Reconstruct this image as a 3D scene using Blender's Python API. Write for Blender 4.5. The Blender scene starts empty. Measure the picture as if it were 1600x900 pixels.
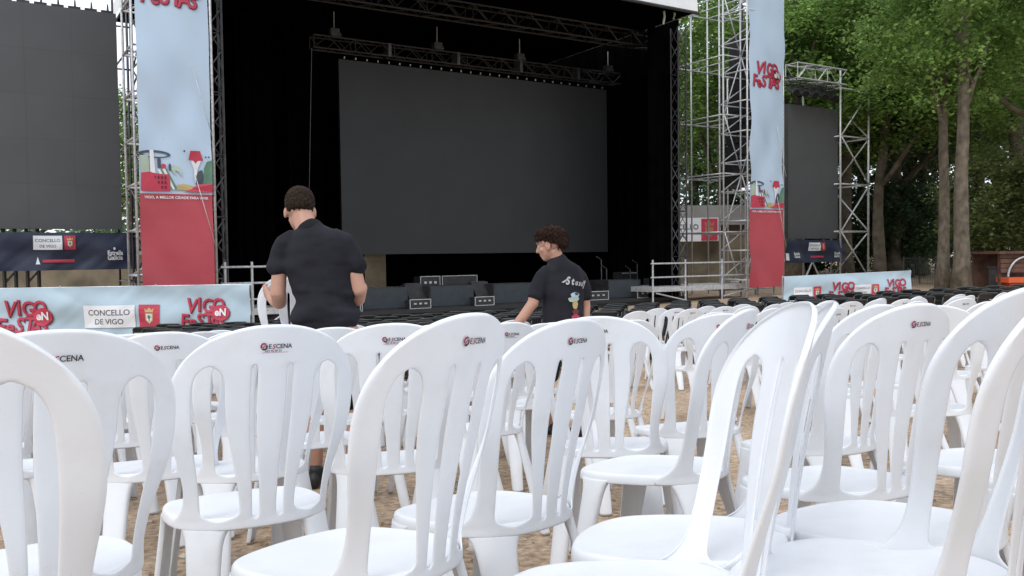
import bpy, bmesh, math, random
from mathutils import Vector, Matrix, noise
R = math.radians
sc = bpy.context.scene
COL = sc.collection

# ------------------------------------------------------------------ camera
F = 1350.0                      # focal length in pixels of the 1600 px wide photo
PITCH = math.atan(50 / F); ROLL = 0.013
EYE = 0.85
cam_data = bpy.data.cameras.new('camera'); cam = bpy.data.objects.new('camera', cam_data); COL.objects.link(cam)
cam_data.sensor_width = 36; cam_data.lens = 36 * F / 1600; cam_data.clip_start = .05; cam_data.clip_end = 600
c_f = Vector((0, math.cos(PITCH), -math.sin(PITCH))); c_u = Vector((0, math.sin(PITCH), math.cos(PITCH))); c_r = Vector((1, 0, 0))
c_r, c_u = c_r * math.cos(ROLL) - c_u * math.sin(ROLL), c_u * math.cos(ROLL) + c_r * math.sin(ROLL)
cam.matrix_world = Matrix((( c_r.x, c_u.x, -c_f.x, 0), (c_r.y, c_u.y, -c_f.y, 0), (c_r.z, c_u.z, -c_f.z, EYE), (0, 0, 0, 1)))
sc.camera = cam
# ------------------------------------------------------------------ light: bright overcast
SUN_EL, SUN_AZ = R(52), R(205)
world = bpy.data.worlds.new('World'); sc.world = world; world.use_nodes = True
wn = world.node_tree; wn.nodes.clear()
wo = wn.nodes.new('ShaderNodeOutputWorld'); bg = wn.nodes.new('ShaderNodeBackground'); bg.inputs[1].default_value = 0.10
sky = wn.nodes.new('ShaderNodeTexSky'); sky.sky_type = 'NISHITA'; sky.sun_disc = False
sky.sun_elevation = SUN_EL; sky.sun_rotation = SUN_AZ
mx = wn.nodes.new('ShaderNodeMix'); mx.data_type = 'RGBA'; mx.inputs[0].default_value = 0.80
tc = wn.nodes.new('ShaderNodeTexCoord'); nz = wn.nodes.new('ShaderNodeTexNoise'); nz.inputs['Scale'].default_value = 2.2; nz.inputs['Detail'].default_value = 6
cr = wn.nodes.new('ShaderNodeValToRGB'); cr.color_ramp.elements[0].position = .3; cr.color_ramp.elements[1].position = .7
cr.color_ramp.elements[0].color = (7.6, 8.0, 8.8, 1); cr.color_ramp.elements[1].color = (10.5, 10.8, 11.4, 1)
wn.links.new(tc.outputs['Generated'], nz.inputs['Vector']); wn.links.new(nz.outputs['Fac'], cr.inputs['Fac'])
wn.links.new(sky.outputs[0], mx.inputs[6]); wn.links.new(cr.outputs[0], mx.inputs[7])
wn.links.new(mx.outputs[2], bg.inputs[0]); wn.links.new(bg.outputs[0], wo.inputs[0])
sl = bpy.data.lights.new('sun', 'SUN'); sl.energy = 0.9; sl.angle = R(25); sl.color = (1, .98, .95)
sun = bpy.data.objects.new('sun', sl); COL.objects.link(sun)
sdir = Vector((math.sin(SUN_AZ) * math.cos(SUN_EL), math.cos(SUN_AZ) * math.cos(SUN_EL), math.sin(SUN_EL)))
sun.rotation_euler = sdir.to_track_quat('Z', 'Y').to_euler()
vs = sc.view_settings; vs.view_transform = 'Standard'; vs.look = 'None'; vs.exposure = 0.60; vs.gamma = 1

# ------------------------------------------------------------------ helpers
rng = random.Random(7)
def tag(o, label=None, cat=None, group=None, kind=None):
    if label: o['label'] = label
    if cat: o['category'] = cat
    if group: o['group'] = group
    if kind: o['kind'] = kind
    return o
def empty(name, loc=(0, 0, 0)):
    o = bpy.data.objects.new(name, None); COL.objects.link(o); o.location = loc; o.empty_display_size = .1; return o
def mesh_obj(name, me, mats, parent=None):
    o = bpy.data.objects.new(name, me); COL.objects.link(o)
    for m in (mats if isinstance(mats, (list, tuple)) else [mats]):
        me.materials.append(m)
    if parent: o.parent = parent
    return o
class MB:
    def __init__(s): s.v = []; s.f = []; s.mi = []
    def add(s, vs_, fs, mi=0):
        n = len(s.v); s.v += [tuple(v) for v in vs_]; s.f += [tuple(i + n for i in f) for f in fs]; s.mi += [mi] * len(fs)
    def box(s, c, d, M=None, mi=0):
        x, y, z = d[0] / 2, d[1] / 2, d[2] / 2
        p = [Vector((i * x, j * y, k * z)) for i in (-1, 1) for j in (-1, 1) for k in (-1, 1)]
        p = [(M @ q if M else q) + Vector(c) for q in p]
        s.add(p, [(0, 1, 3, 2), (4, 6, 7, 5), (0, 4, 5, 1), (2, 3, 7, 6), (0, 2, 6, 4), (1, 5, 7, 3)], mi)
    def tube(s, a, b, r, n=8, r2=None, mi=0):
        a = Vector(a); b = Vector(b); d = (b - a)
        if d.length < 1e-6: return
        q = d.to_track_quat('Z', 'Y').to_matrix(); r2 = r if r2 is None else r2
        vs_ = []
        for (c, rr) in ((a, r), (b, r2)):
            for i in range(n):
                t = 2 * math.pi * i / n; vs_.append(c + q @ Vector((math.cos(t) * rr, math.sin(t) * rr, 0)))
        fs = [(i, (i + 1) % n, n + (i + 1) % n, n + i) for i in range(n)] + [tuple(range(n - 1, -1, -1)), tuple(range(n, 2 * n))]
        s.add(vs_, fs, mi)
    def path(s, pts, rad, n=8, mi=0):
        pts = [Vector(p) for p in pts]; rad = rad if isinstance(rad, (list, tuple)) else [rad] * len(pts)
        vs_ = []; up = Vector((0.13, 0.21, 1)).normalized()
        for i, p in enumerate(pts):
            d = (pts[min(i + 1, len(pts) - 1)] - pts[max(i - 1, 0)]).normalized()
            x = d.cross(up)
            if x.length < .05: x = d.cross(Vector((1, 0, 0)))
            x.normalize(); y = d.cross(x)
            for k in range(n):
                t = 2 * math.pi * k / n; vs_.append(p + x * math.cos(t) * rad[i] + y * math.sin(t) * rad[i])
        fs = []
        for i in range(len(pts) - 1):
            for k in range(n):
                fs.append((i * n + k, i * n + (k + 1) % n, (i + 1) * n + (k + 1) % n, (i + 1) * n + k))
        m = (len(pts) - 1) * n
        fs += [tuple(range(n - 1, -1, -1)), tuple(range(m, m + n))]
        s.add(vs_, fs, mi)
    def mesh(s, name, smooth=False):
        me = bpy.data.meshes.new(name); me.from_pydata(s.v, [], s.f)
        me.polygons.foreach_set('material_index', s.mi)
        bm = bmesh.new(); bm.from_mesh(me); bmesh.ops.recalc_face_normals(bm, faces=bm.faces); bm.to_mesh(me); bm.free()
        if smooth: me.shade_smooth()
        me.update(); return me
    def build(s, name, mats, parent=None, smooth=False):
        return mesh_obj(name, s.mesh(name, smooth), mats, parent)
def bake(me, mods, smooth=True):
    """apply a list of (type, {settings}) modifiers to a mesh and return the result"""
    o = bpy.data.objects.new('tmp', me); COL.objects.link(o)
    for t, kw in mods:
        m = o.modifiers.new(t, t)
        for k, v in kw.items(): setattr(m, k, v)
    dg = bpy.context.evaluated_depsgraph_get(); dg.update()
    r = bpy.data.meshes.new_from_object(o.evaluated_get(dg), depsgraph=dg)
    bpy.data.objects.remove(o); r.materials.clear()
    if smooth: r.shade_smooth()
    return r
def copy_tree(o, parent=None):
    c = o.copy(); COL.objects.link(c); c.parent = parent
    for ch in list(o.children): copy_tree(ch, c)
    return c
_tc = {}
def text2d(s, size=1.0, offset=0.0, align='LEFT', shear=0.0):
    """flat outline text -> (verts2d, faces); cached"""
    k = (s, size, offset, align, shear)
    if k in _tc: return _tc[k]
    cu = bpy.data.curves.new('txt', 'FONT'); cu.body = s; cu.size = size; cu.offset = offset; cu.align_x = align; cu.shear = shear
    cu.resolution_u = 3; cu.fill_mode = 'FRONT' if hasattr(cu, 'fill_mode') else 'FRONT'
    o = bpy.data.objects.new('txt', cu); COL.objects.link(o)
    dg = bpy.context.evaluated_depsgraph_get(); dg.update()
    me = bpy.data.meshes.new_from_object(o.evaluated_get(dg), depsgraph=dg)
    vv = [(v.co.x, v.co.y) for v in me.vertices]; ff = [tuple(p.vertices) for p in me.polygons]
    bpy.data.objects.remove(o); bpy.data.meshes.remove(me); _tc[k] = (vv, ff); return vv, ff

# ------------------------------------------------------------------ materials
def mat(name, col, rough=.6, metal=0., noise_amt=.12, nscale=4., bump=0., bscale=60., spec=.5, obj_rand=0., col2=None, coords='Object', detail=4., trans=0.):
    m = bpy.data.materials.new(name); m.use_nodes = True; nt = m.node_tree; b = nt.nodes['Principled BSDF']
    b.inputs['Roughness'].default_value = rough; b.inputs['Metallic'].default_value = metal; b.inputs['Specular IOR Level'].default_value = spec
    tcn = nt.nodes.new('ShaderNodeTexCoord'); n = nt.nodes.new('ShaderNodeTexNoise'); n.inputs['Scale'].default_value = nscale; n.inputs['Detail'].default_value = detail
    nt.links.new(tcn.outputs[coords], n.inputs['Vector'])
    r = nt.nodes.new('ShaderNodeValToRGB'); r.color_ramp.elements[0].position = .3; r.color_ramp.elements[1].position = .7
    c2 = col2 or tuple(c * (1 - noise_amt * 1.6) for c in col)
    r.color_ramp.elements[0].color = (*c2, 1); r.color_ramp.elements[1].color = (*[min(1, c * (1 + noise_amt * .4)) for c in col], 1)
    nt.links.new(n.outputs['Fac'], r.inputs['Fac']); out = r.outputs[0]
    if obj_rand:
        oi = nt.nodes.new('ShaderNodeObjectInfo'); mr = nt.nodes.new('ShaderNodeMapRange'); mr.inputs['To Min'].default_value = 1 - obj_rand; mr.inputs['To Max'].default_value = 1.0
        nt.links.new(oi.outputs['Random'], mr.inputs['Value'])
        hs = nt.nodes.new('ShaderNodeHueSaturation'); nt.links.new(mr.outputs[0], hs.inputs['Value']); nt.links.new(out, hs.inputs['Color']); out = hs.outputs[0]
    nt.links.new(out, b.inputs['Base Color'])
    if bump:
        n2 = nt.nodes.new('ShaderNodeTexNoise'); n2.inputs['Scale'].default_value = bscale; n2.inputs['Detail'].default_value = 5
        nt.links.new(tcn.outputs[coords], n2.inputs['Vector'])
        bp = nt.nodes.new('ShaderNodeBump'); bp.inputs['Strength'].default_value = 1; bp.inputs['Distance'].default_value = bump
        nt.links.new(n2.outputs['Fac'], bp.inputs['Height']); nt.links.new(bp.outputs[0], b.inputs['Normal'])
    if trans: b.inputs['Transmission Weight'].default_value = trans
    return m
def leaf_mat(name, dark, light):
    m = bpy.data.materials.new(name); m.use_nodes = True; nt = m.node_tree; b = nt.nodes['Principled BSDF']
    g = nt.nodes.new('ShaderNodeNewGeometry'); r = nt.nodes.new('ShaderNodeValToRGB')
    r.color_ramp.elements[0].color = (*dark, 1); r.color_ramp.elements[1].color = (*light, 1)
    nt.links.new(g.outputs['Random Per Island'], r.inputs['Fac'])
    tcn = nt.nodes.new('ShaderNodeTexCoord'); n = nt.nodes.new('ShaderNodeTexNoise'); n.inputs['Scale'].default_value = .45; n.inputs['Detail'].default_value = 2
    nt.links.new(tcn.outputs['Object'], n.inputs['Vector'])
    mr = nt.nodes.new('ShaderNodeMapRange'); mr.inputs['From Min'].default_value = .3; mr.inputs['From Max'].default_value = .7; mr.inputs['To Min'].default_value = .6; mr.inputs['To Max'].default_value = 1.3
    nt.links.new(n.outputs['Fac'], mr.inputs['Value'])
    hs = nt.nodes.new('ShaderNodeHueSaturation'); nt.links.new(mr.outputs[0], hs.inputs['Value']); nt.links.new(r.outputs[0], hs.inputs['Color'])
    nt.links.new(hs.outputs[0], b.inputs['Base Color']); b.inputs['Roughness'].default_value = .55; b.inputs['Specular IOR Level'].default_value = .25
    tr = nt.nodes.new('ShaderNodeBsdfTranslucent'); nt.links.new(hs.outputs[0], tr.inputs['Color'])
    ms = nt.nodes.new('ShaderNodeMixShader'); ms.inputs[0].default_value = .45
    nt.links.new(b.outputs[0], ms.inputs[1]); nt.links.new(tr.outputs[0], ms.inputs[2]); nt.links.new(ms.outputs[0], nt.nodes['Material Output'].inputs[0])
    return m
M = {
 'plastic': mat('white_plastic', (.855, .88, .91), .38, noise_amt=.03, nscale=7, bump=.0004, bscale=130, obj_rand=.07),
 'logo_dark': mat('print_black', (.03, .025, .035), .5), 'logo_red': mat('print_crimson', (.35, .02, .08), .5),
 'black_cloth': mat('black_cloth', (.0022, .0022, .0026), 1., spec=.0, noise_amt=.3, nscale=1.5),
 'black_metal': mat('black_metal', (.03, .03, .032), .5, noise_amt=.3),
 'black_paint': mat('black_paint', (.012, .012, .013), .5, noise_amt=.3),
 'dark_metal': mat('dark_metal', (.09, .09, .095), .45, metal=.4, noise_amt=.3),
 'galv': mat('galvanised_steel', (.56, .57, .58), .45, metal=.35, noise_amt=.2, nscale=14),
 'alu': mat('aluminium', (.6, .6, .62), .35, metal=.8, noise_amt=.1),
 'led': mat('led_panel', (.092, .095, .100), .6, noise_amt=.06, nscale=.8, spec=.3),
 'led_shaded': mat('led_panel_shaded', (.040, .043, .045), .6, noise_amt=.06, nscale=.8, spec=.3),  # same LED panel, the shade inside the stage put into its base colour
 'sub': mat('speaker_grille', (.032, .043, .052), .7, noise_amt=.15, bump=.002, bscale=200),
 'deck': mat('stage_deck', (.02, .02, .022), .7), 'skirt': mat('stage_skirt', (.02, .022, .024), .9, noise_amt=.4, nscale=2),
 'roof_white': mat('white_tarpaulin', (.72, .74, .74), .5, noise_amt=.05),
 'pvc': mat('light_blue_print', (.40, .52, .60), .5, noise_amt=.03, nscale=1.4, bump=.007, bscale=3.),
 'pvc_sky': mat('sky_blue_print', (.44, .56, .69), .5, noise_amt=.03, nscale=.7, bump=.005, bscale=2.6),
 'pvc_red': mat('red_print', (.43, .055, .075), .5, noise_amt=.10, nscale=.9, bump=.015, bscale=1.6),
 'pvc_navy': mat('navy_print', (.022, .032, .07), .5, noise_amt=.3, nscale=.8, bump=.02, bscale=2),
 'white_print': mat('white_print', (.70, .72, .75), .5, noise_amt=.03), 'red_ink': mat('red_ink', (.46, .035, .07), .5, noise_amt=.05),
 'dark_red_ink': mat('dark_red_ink', (.12, .01, .03), .5), 'grey_ink': mat('grey_ink', (.10, .10, .11), .5), 'dark_ink': mat('dark_ink', (.05, .07, .09), .5),
 'gold': mat('ochre_ink', (.50, .38, .15), .5), 'green_ink': mat('green_ink', (.10, .22, .15), .5), 'pale_ink': mat('pale_green_ink', (.42, .52, .42), .5),
 'skin': mat('skin', (.47, .255, .18), .5, noise_amt=.08, nscale=9, bump=.0008, bscale=90), 'hair': mat('brown_hair', (.034, .020, .013), .8, spec=.15, noise_amt=.5, nscale=90, bump=.008, bscale=160),
 'hair2': mat('chestnut_hair', (.038, .018, .011), .8, spec=.15, noise_amt=.5, nscale=70, bump=.016, bscale=110),
 'tee': mat('charcoal_cotton', (.020, .020, .026), .9, spec=.2, noise_amt=.25, nscale=6, bump=.010, bscale=11),
 'shorts': mat('black_cotton', (.012, .012, .014), .9, spec=.2), 'shoe': mat('black_rubber', (.015, .015, .015), .6), 'eye': mat('eye_white', (.7, .68, .65), .3),
 'bark': mat('plane_bark', (.17, .14, .10), .9, col2=(.06, .05, .036), nscale=3, bump=.03, bscale=7, detail=7),
 'bark_dark': mat('dark_bark', (.10, .075, .055), .9, nscale=3, bump=.03, bscale=7),
 'leaf': leaf_mat('plane_leaves', (.12, .20, .055), (.30, .47, .12)), 'leaf_dark': leaf_mat('dark_leaves', (.06, .12, .065), (.19, .28, .14)),
 'leaf_olive': leaf_mat('olive_leaves', (.12, .16, .055), (.25, .30, .11)),
 'wall_tan': mat('tan_render', (.21, .175, .12), .9, col2=(.10, .085, .06), nscale=1.2), 'concrete': mat('grey_concrete', (.28, .28, .27), .9, noise_amt=.15, nscale=1.),
 'wood': mat('brown_planks', (.12, .06, .04), .8, noise_amt=.3, nscale=5), 'orange': mat('orange_paint', (.62, .10, .03), .5, noise_amt=.05),
 'yellow': mat('yellow_plastic', (.75, .55, .03), .5),
}
def tweak_led(m):       # each module of the wall a hair lighter or darker
    nt = m.node_tree; b = nt.nodes['Principled BSDF']; l = b.inputs['Base Color'].links[0]; src = l.from_socket
    g = nt.nodes.new('ShaderNodeNewGeometry'); mr = nt.nodes.new('ShaderNodeMapRange'); mr.inputs['To Min'].default_value = .975; mr.inputs['To Max'].default_value = 1.02
    hs = nt.nodes.new('ShaderNodeHueSaturation'); nt.links.new(g.outputs['Random Per Island'], mr.inputs['Value']); nt.links.new(mr.outputs[0], hs.inputs['Value']); nt.links.new(src, hs.inputs['Color']); nt.links.new(hs.outputs[0], b.inputs['Base Color'])
tweak_led(M['led']); tweak_led(M['led_shaded'])
def tweak_plastic(m):   # thin polypropylene lets some light through; dusty smudges and specks
    nt = m.node_tree; b = nt.nodes['Principled BSDF']; src = b.inputs['Base Color'].links[0].from_socket; tcn = nt.nodes.new('ShaderNodeTexCoord')
    oi = nt.nodes.new('ShaderNodeObjectInfo'); ad = nt.nodes.new('ShaderNodeVectorMath'); ad.operation = 'MULTIPLY_ADD'; ad.inputs[1].default_value = (1, 1, 1)
    nt.links.new(tcn.outputs['Object'], ad.inputs[0]); nt.links.new(oi.outputs['Location'], ad.inputs[2])
    def layer(scale, lo, hi, col, src, det=5):
        n = nt.nodes.new('ShaderNodeTexNoise'); n.inputs['Scale'].default_value = scale; n.inputs['Detail'].default_value = det; n.inputs['Roughness'].default_value = .65; nt.links.new(ad.outputs[0], n.inputs['Vector'])
        r = nt.nodes.new('ShaderNodeValToRGB'); r.color_ramp.elements[0].position = lo; r.color_ramp.elements[1].position = hi; r.color_ramp.elements[0].color = (*col, 1); r.color_ramp.elements[1].color = (1, 1, 1, 1)
        nt.links.new(n.outputs['Fac'], r.inputs['Fac']); mm = nt.nodes.new('ShaderNodeMix'); mm.data_type = 'RGBA'; mm.blend_type = 'MULTIPLY'; mm.inputs[0].default_value = 1
        nt.links.new(src, mm.inputs[6]); nt.links.new(r.outputs[0], mm.inputs[7]); return mm.outputs[2]
    o = layer(9, .30, .46, (.965, .955, .94), src); o = layer(190, .21, .27, (.78, .75, .70), o, 2)
    nt.links.new(o, b.inputs['Base Color'])
    tr = nt.nodes.new('ShaderNodeBsdfTranslucent'); nt.links.new(o, tr.inputs['Color']); ms = nt.nodes.new('ShaderNodeMixShader'); ms.inputs[0].default_value = .14
    nt.links.new(b.outputs[0], ms.inputs[1]); nt.links.new(tr.outputs[0], ms.inputs[2]); nt.links.new(ms.outputs[0], nt.nodes['Material Output'].inputs[0])
tweak_plastic(M['plastic'])
M['sole'] = M['white_print']

# ------------------------------------------------------------------ ground
def sclamp(y, m, k=1.6):      # smooth min(y, m)
    return m - k * math.log1p(math.exp(max(-40, min(40, (m - y) / k))))
def gz(x, y):
    xx = -sclamp(-sclamp(x, 12), 6)
    fade = 1.0
    dip = -.055 * math.exp(-((x - 1.2) ** 2 + (y - 5) ** 2) / 5.1)
    return EYE - .863 + dip + .031 * xx * fade - .073 * sclamp(max(y, -12), 12.2)
gn_A, gn_B = .031, -.073
def ground():
    xs = sorted(set([-300, -150, -80, -50, -35] + [i * .5 for i in range(-50, 51)] + [30, 35, 40, 60, 90, 150, 300]))
    ys = sorted(set([-60, -30, -15, -8] + [-5 + i * .5 for i in range(0, 81)] + [38, 42, 50, 60, 80, 120, 200, 400]))
    mb = MB()
    vs_ = [(x, y, gz(x, y) + .012 * noise.noise(Vector((x * .6, y * .6, 0)))) for y in ys for x in xs]; nx = len(xs)
    mb.add(vs_, [(j * nx + i, j * nx + i + 1, (j + 1) * nx + i + 1, (j + 1) * nx + i) for j in range(len(ys) - 1) for i in range(nx - 1)])
    m = bpy.data.materials.new('sandy_ground'); m.use_nodes = True; nt = m.node_tree; b = nt.nodes['Principled BSDF']; b.inputs['Roughness'].default_value = .95; b.inputs['Specular IOR Level'].default_value = .15
    t = nt.nodes.new('ShaderNodeTexCoord')
    def nzn(s, d=6):
        q = nt.nodes.new('ShaderNodeTexNoise'); q.inputs['Scale'].default_value = s; q.inputs['Detail'].default_value = d; nt.links.new(t.outputs['Object'], q.inputs['Vector']); return q
    a, c, d = nzn(.9), nzn(26), nzn(110, 3)
    r1 = nt.nodes.new('ShaderNodeValToRGB'); r1.color_ramp.elements[0].color = (.37, .28, .20, 1); r1.color_ramp.elements[1].color = (.55, .435, .325, 1)
    r1.color_ramp.elements[0].position = .3; r1.color_ramp.elements[1].position = .7; nt.links.new(a.outputs['Fac'], r1.inputs['Fac'])
    r2 = nt.nodes.new('ShaderNodeValToRGB'); r2.color_ramp.elements[0].color = (.55, .52, .5, 1); r2.color_ramp.elements[1].color = (1.25, 1.22, 1.18, 1)
    r2.color_ramp.elements[0].position = .32; r2.color_ramp.elements[1].position = .68; nt.links.new(c.outputs['Fac'], r2.inputs['Fac'])
    vo = nt.nodes.new('ShaderNodeTexVoronoi'); vo.inputs['Scale'].default_value = 55; nt.links.new(t.outputs['Object'], vo.inputs['Vector'])
    r3 = nt.nodes.new('ShaderNodeValToRGB'); r3.color_ramp.elements[0].color = (1.35, 1.35, 1.4, 1); r3.color_ramp.elements[1].color = (1, 1, 1, 1)
    r3.color_ramp.elements[0].position = .05; r3.color_ramp.elements[1].position = .16; nt.links.new(vo.outputs['Distance'], r3.inputs['Fac'])
    m1 = nt.nodes.new('ShaderNodeMix'); m1.data_type = 'RGBA'; m1.blend_type = 'MULTIPLY'; m1.inputs[0].default_value = 1
    m2 = nt.nodes.new('ShaderNodeMix'); m2.data_type = 'RGBA'; m2.blend_type = 'MULTIPLY'; m2.inputs[0].default_value = 1
    nt.links.new(r1.outputs[0], m1.inputs[6]); nt.links.new(r2.outputs[0], m1.inputs[7]); nt.links.new(m1.outputs[2], m2.inputs[6]); nt.links.new(r3.outputs[0], m2.inputs[7])
    nt.links.new(m2.outputs[2], b.inputs['Base Color'])
    bp = nt.nodes.new('ShaderNodeBump'); bp.inputs['Distance'].default_value = .02; nt.links.new(c.outputs['Fac'], bp.inputs['Height'])
    bp2 = nt.nodes.new('ShaderNodeBump'); bp2.inputs['Distance'].default_value = .006; nt.links.new(d.outputs['Fac'], bp2.inputs['Height']); nt.links.new(bp.outputs[0], bp2.inputs['Normal'])
    nt.links.new(bp2.outputs[0], b.inputs['Normal'])
    o = mb.build('ground', m, smooth=True); o['kind'] = 'structure'
ground()

# ------------------------------------------------------------------ stage frame: a along the stage front, b into the stage, z above the lens
U = Vector((.846, .533, 0)).normalized(); W = Vector((-U.y, U.x, 0))
C0 = Vector((0, 0, EYE))
def ray(px, py): return c_f + c_r * ((px - 800) / F) + c_u * ((450 - py) / F)
O0 = C0 + ray(530, 400) * 26.0; O0.z = EYE
def SP(a, b, z): return O0 + U * a + W * b + Vector((0, 0, z))
def hit(px, py, b):
    d = ray(px, py); t = ((O0 + W * b - C0).dot(W)) / d.dot(W); p = C0 + d * t - O0
    return p.dot(U), p.z
def at(px, py, dist): return C0 + ray(px, py) * dist        # point at a given depth along a pixel's ray
SM = Matrix((( U.x, W.x, 0), (U.y, W.y, 0), (0, 0, 1)))      # local (a,b,z) -> world directions
def sbox(mb, a0, a1, b0, b1, z0, z1, mi=0):
    mb.box(SP((a0 + a1) / 2, (b0 + b1) / 2, (z0 + z1) / 2), (abs(a1 - a0), abs(b1 - b0), abs(z1 - z0)), SM, mi)
def gzs(a, b):
    p = SP(a, b, 0); return gz(p.x, p.y) - EYE
def rooted(name, p):     # an empty at p with the stage's orientation
    o = empty(name, p); return o
def child(mb, name, mats, root, smooth=False):
    """mesh given in world coordinates, stored relative to its root"""
    l = root.matrix_world.translation if False else root.location
    mb.v = [tuple(Vector(v) - l) for v in mb.v]
    return mb.build(name, mats, root, smooth)
# ------------------------------------------------------------------ white monobloc chair
HWT = .212
def per_table():
    """seat outline from the rear centre round the right side to the front centre: (s, x, y)"""
    pts = []; n = 240; e = 2 / 2.5
    for i in range(n + 1):
        t = math.pi * i / n
        x = .187 * abs(math.sin(t)) ** e; cy = -math.cos(t); by = .205 if cy < 0 else .206
        pts.append((x, by * math.copysign(abs(cy) ** e, cy)))
    s = 0; out = [(0, *pts[0])]
    for p, q in zip(pts, pts[1:]):
        s += math.hypot(q[0] - p[0], q[1] - p[1]); out.append((s, *q))
    return out
PT = per_table(); PLEN = PT[-1][0]
def per(s):
    sg = -1 if s < 0 else 1; s = min(abs(s), PLEN - 1e-6)
    lo, hi = 0, len(PT) - 1
    while hi - lo > 1:
        m = (lo + hi) // 2
        if PT[m][0] <= s: lo = m
        else: hi = m
    a, b = PT[lo], PT[hi]; f = (s - a[0]) / max(1e-9, b[0] - a[0])
    return Vector((sg * (a[1] + (b[1] - a[1]) * f), a[2] + (b[2] - a[2]) * f))
def per_n(s):
    d = (per(s + .004) - per(s - .004)); d = Vector((d.y, -d.x))
    if d.length < 1e-9: return Vector((0, -1))
    d.normalize(); p = per(s)
    return d if d.dot(p) > 0 else -d
def sstep(a, b, x):
    t = max(0, min(1, (x - a) / (b - a))); return t * t * (3 - 2 * t)
def back_pt(t, z, off=0.0):
    def q(t, z):
        k = sstep(.42, .66, z); pb = per(t * 1.0); nb = per_n(t); pb = pb + nb * .0015
        pt_ = Vector((t, -.205 + 1.25 * t * t))
        p = pb.lerp(pt_, k); lean = -.104 * max(0, (z - .43) / .44) ** 1.25
        return Vector((p.x, p.y + lean, z))
    p = q(t, z)
    if off:
        a = q(t + .003, z) - q(t - .003, z); b = q(t, z + .003) - q(t, z - .003)
        nn = a.cross(b).normalized()
        if nn.y > 0: nn = -nn
        p = p + nn * off
    return p
def outer(z):
    if z < .70:
        w = .190 + (.212 - .190) * sstep(.50, .70, z)
        return w + .06 * math.exp(-max(0, z - .430) / .018) * (1 if z >= .425 else 1)
    return HWT
def ztop(t): return .70 + .168 * (1 - min(1, abs(t) / HWT) ** 2.3) ** (1 / 2.3)
def gapfn(z, ztp, zb, c0, c1, h0, h1, rt, rb):
    k = sstep(.44, .72, z); c = c0 + (c1 - c0) * k; h = h0 + (h1 - h0) * k; f = 1
    if z > ztp - rt: f = math.sqrt(max(0, 1 - ((z - ztp + rt) / rt) ** 2))
    if z < zb + rb: f = math.sqrt(max(0, 1 - ((zb + rb - z) / rb) ** 2))
    f = max(f, .06)
    return c - h * f, c + h * f
ZG0, ZG1 = .4355, .785
def make_back():
    zs = [.413, .420, .428, ZG0]; n = 30
    zs += [ZG0 + .005, ZG0 + .014] + [ZG0 + .03 + (ZG1 - .055 - ZG0 - .03) * i / 16 for i in range(17)] + [ZG1 - .042, ZG1 - .03, ZG1 - .02, ZG1 - .012, ZG1 - .006, ZG1]
    ZB = .792; zs.append(ZB)
    sub = [5, 6, 3, 2, 4, 2, 3, 6, 5]
    def bounds(z):
        zc = max(z, ZG0)
        g = gapfn(min(zc, ZG1), ZG1, ZG0, .106, .134, .044, .033, .055, .016)
        s = gapfn(min(zc, ZG1), ZG1 - .0, ZG0, .027, .040, .0075, .0065, .02, .008)
        o = outer(z)
        if z > .70:
            o = HWT * (1 - ((z - .70) / .168) ** 2.3) ** (1 / 2.3)
        return [-o, -g[1], -g[0], -s[1], -s[0], s[0], s[1], g[0], g[1], o]
    rows = []
    for z in zs:
        b = bounds(z); ts = []
        for i, k in enumerate(sub):
            ts += [b[i] + (b[i + 1] - b[i]) * j / k for j in range(k)]
        ts.append(b[-1]); rows.append([(t, z) for t in ts])
    base = rows[-1]
    for w in (.12, .28, .45, .62, .78, .9, .97, 1):
        rows.append([(t, ZB + (max(ztop(t), ZB) - ZB) * w) for t, _ in base])
    v = []; nx = len(base)
    for r in rows:
        for t, z in r: v.append(back_pt(t, z))
    colid = [i for i, k in enumerate(sub) for _ in range(k)]
    f = []
    for j in range(len(rows) - 1):
        zmid = (rows[j][nx // 2][1] + rows[j + 1][nx // 2][1]) / 2
        for i in range(nx - 1):
            if colid[i] in (1, 3, 5, 7) and ZG0 < zmid < ZG1: continue
            f.append((j * nx + i, j * nx + i + 1, (j + 1) * nx + i + 1, (j + 1) * nx + i))
    # rolled lip along the outer border
    border = [j * nx for j in range(3, len(rows))] + [(len(rows) - 1) * nx + i for i in range(1, nx)] + [j * nx + nx - 1 for j in range(len(rows) - 2, 2, -1)]
    ts = [rows[b // nx][b % nx] for b in border]
    n0 = len(v)
    for b, (t, z) in zip(border, ts):
        p = Vector(v[b]); q = back_pt(t, z, -.007)
        c = Vector((0, p.y, .62)); o = (p - c); o.y = 0; o.normalize()
        v.append(q + o * .002)
    for i in range(len(border) - 1):
        f.append((border[i], border[i + 1], n0 + i + 1, n0 + i))
    me = bpy.data.meshes.new('backrest'); me.from_pydata([tuple(p) for p in v], [], f)
    bm = bmesh.new(); bm.from_mesh(me); bmesh.ops.remove_doubles(bm, verts=bm.verts, dist=.0004); bmesh.ops.dissolve_degenerate(bm, dist=.0003, edges=bm.edges)
    bmesh.ops.recalc_face_normals(bm, faces=bm.faces); bm.to_mesh(me); bm.free()
    return bake(me, [('SOLIDIFY', dict(thickness=.0042, offset=0)), ('SUBSURF', dict(levels=1, render_levels=1))])
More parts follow.
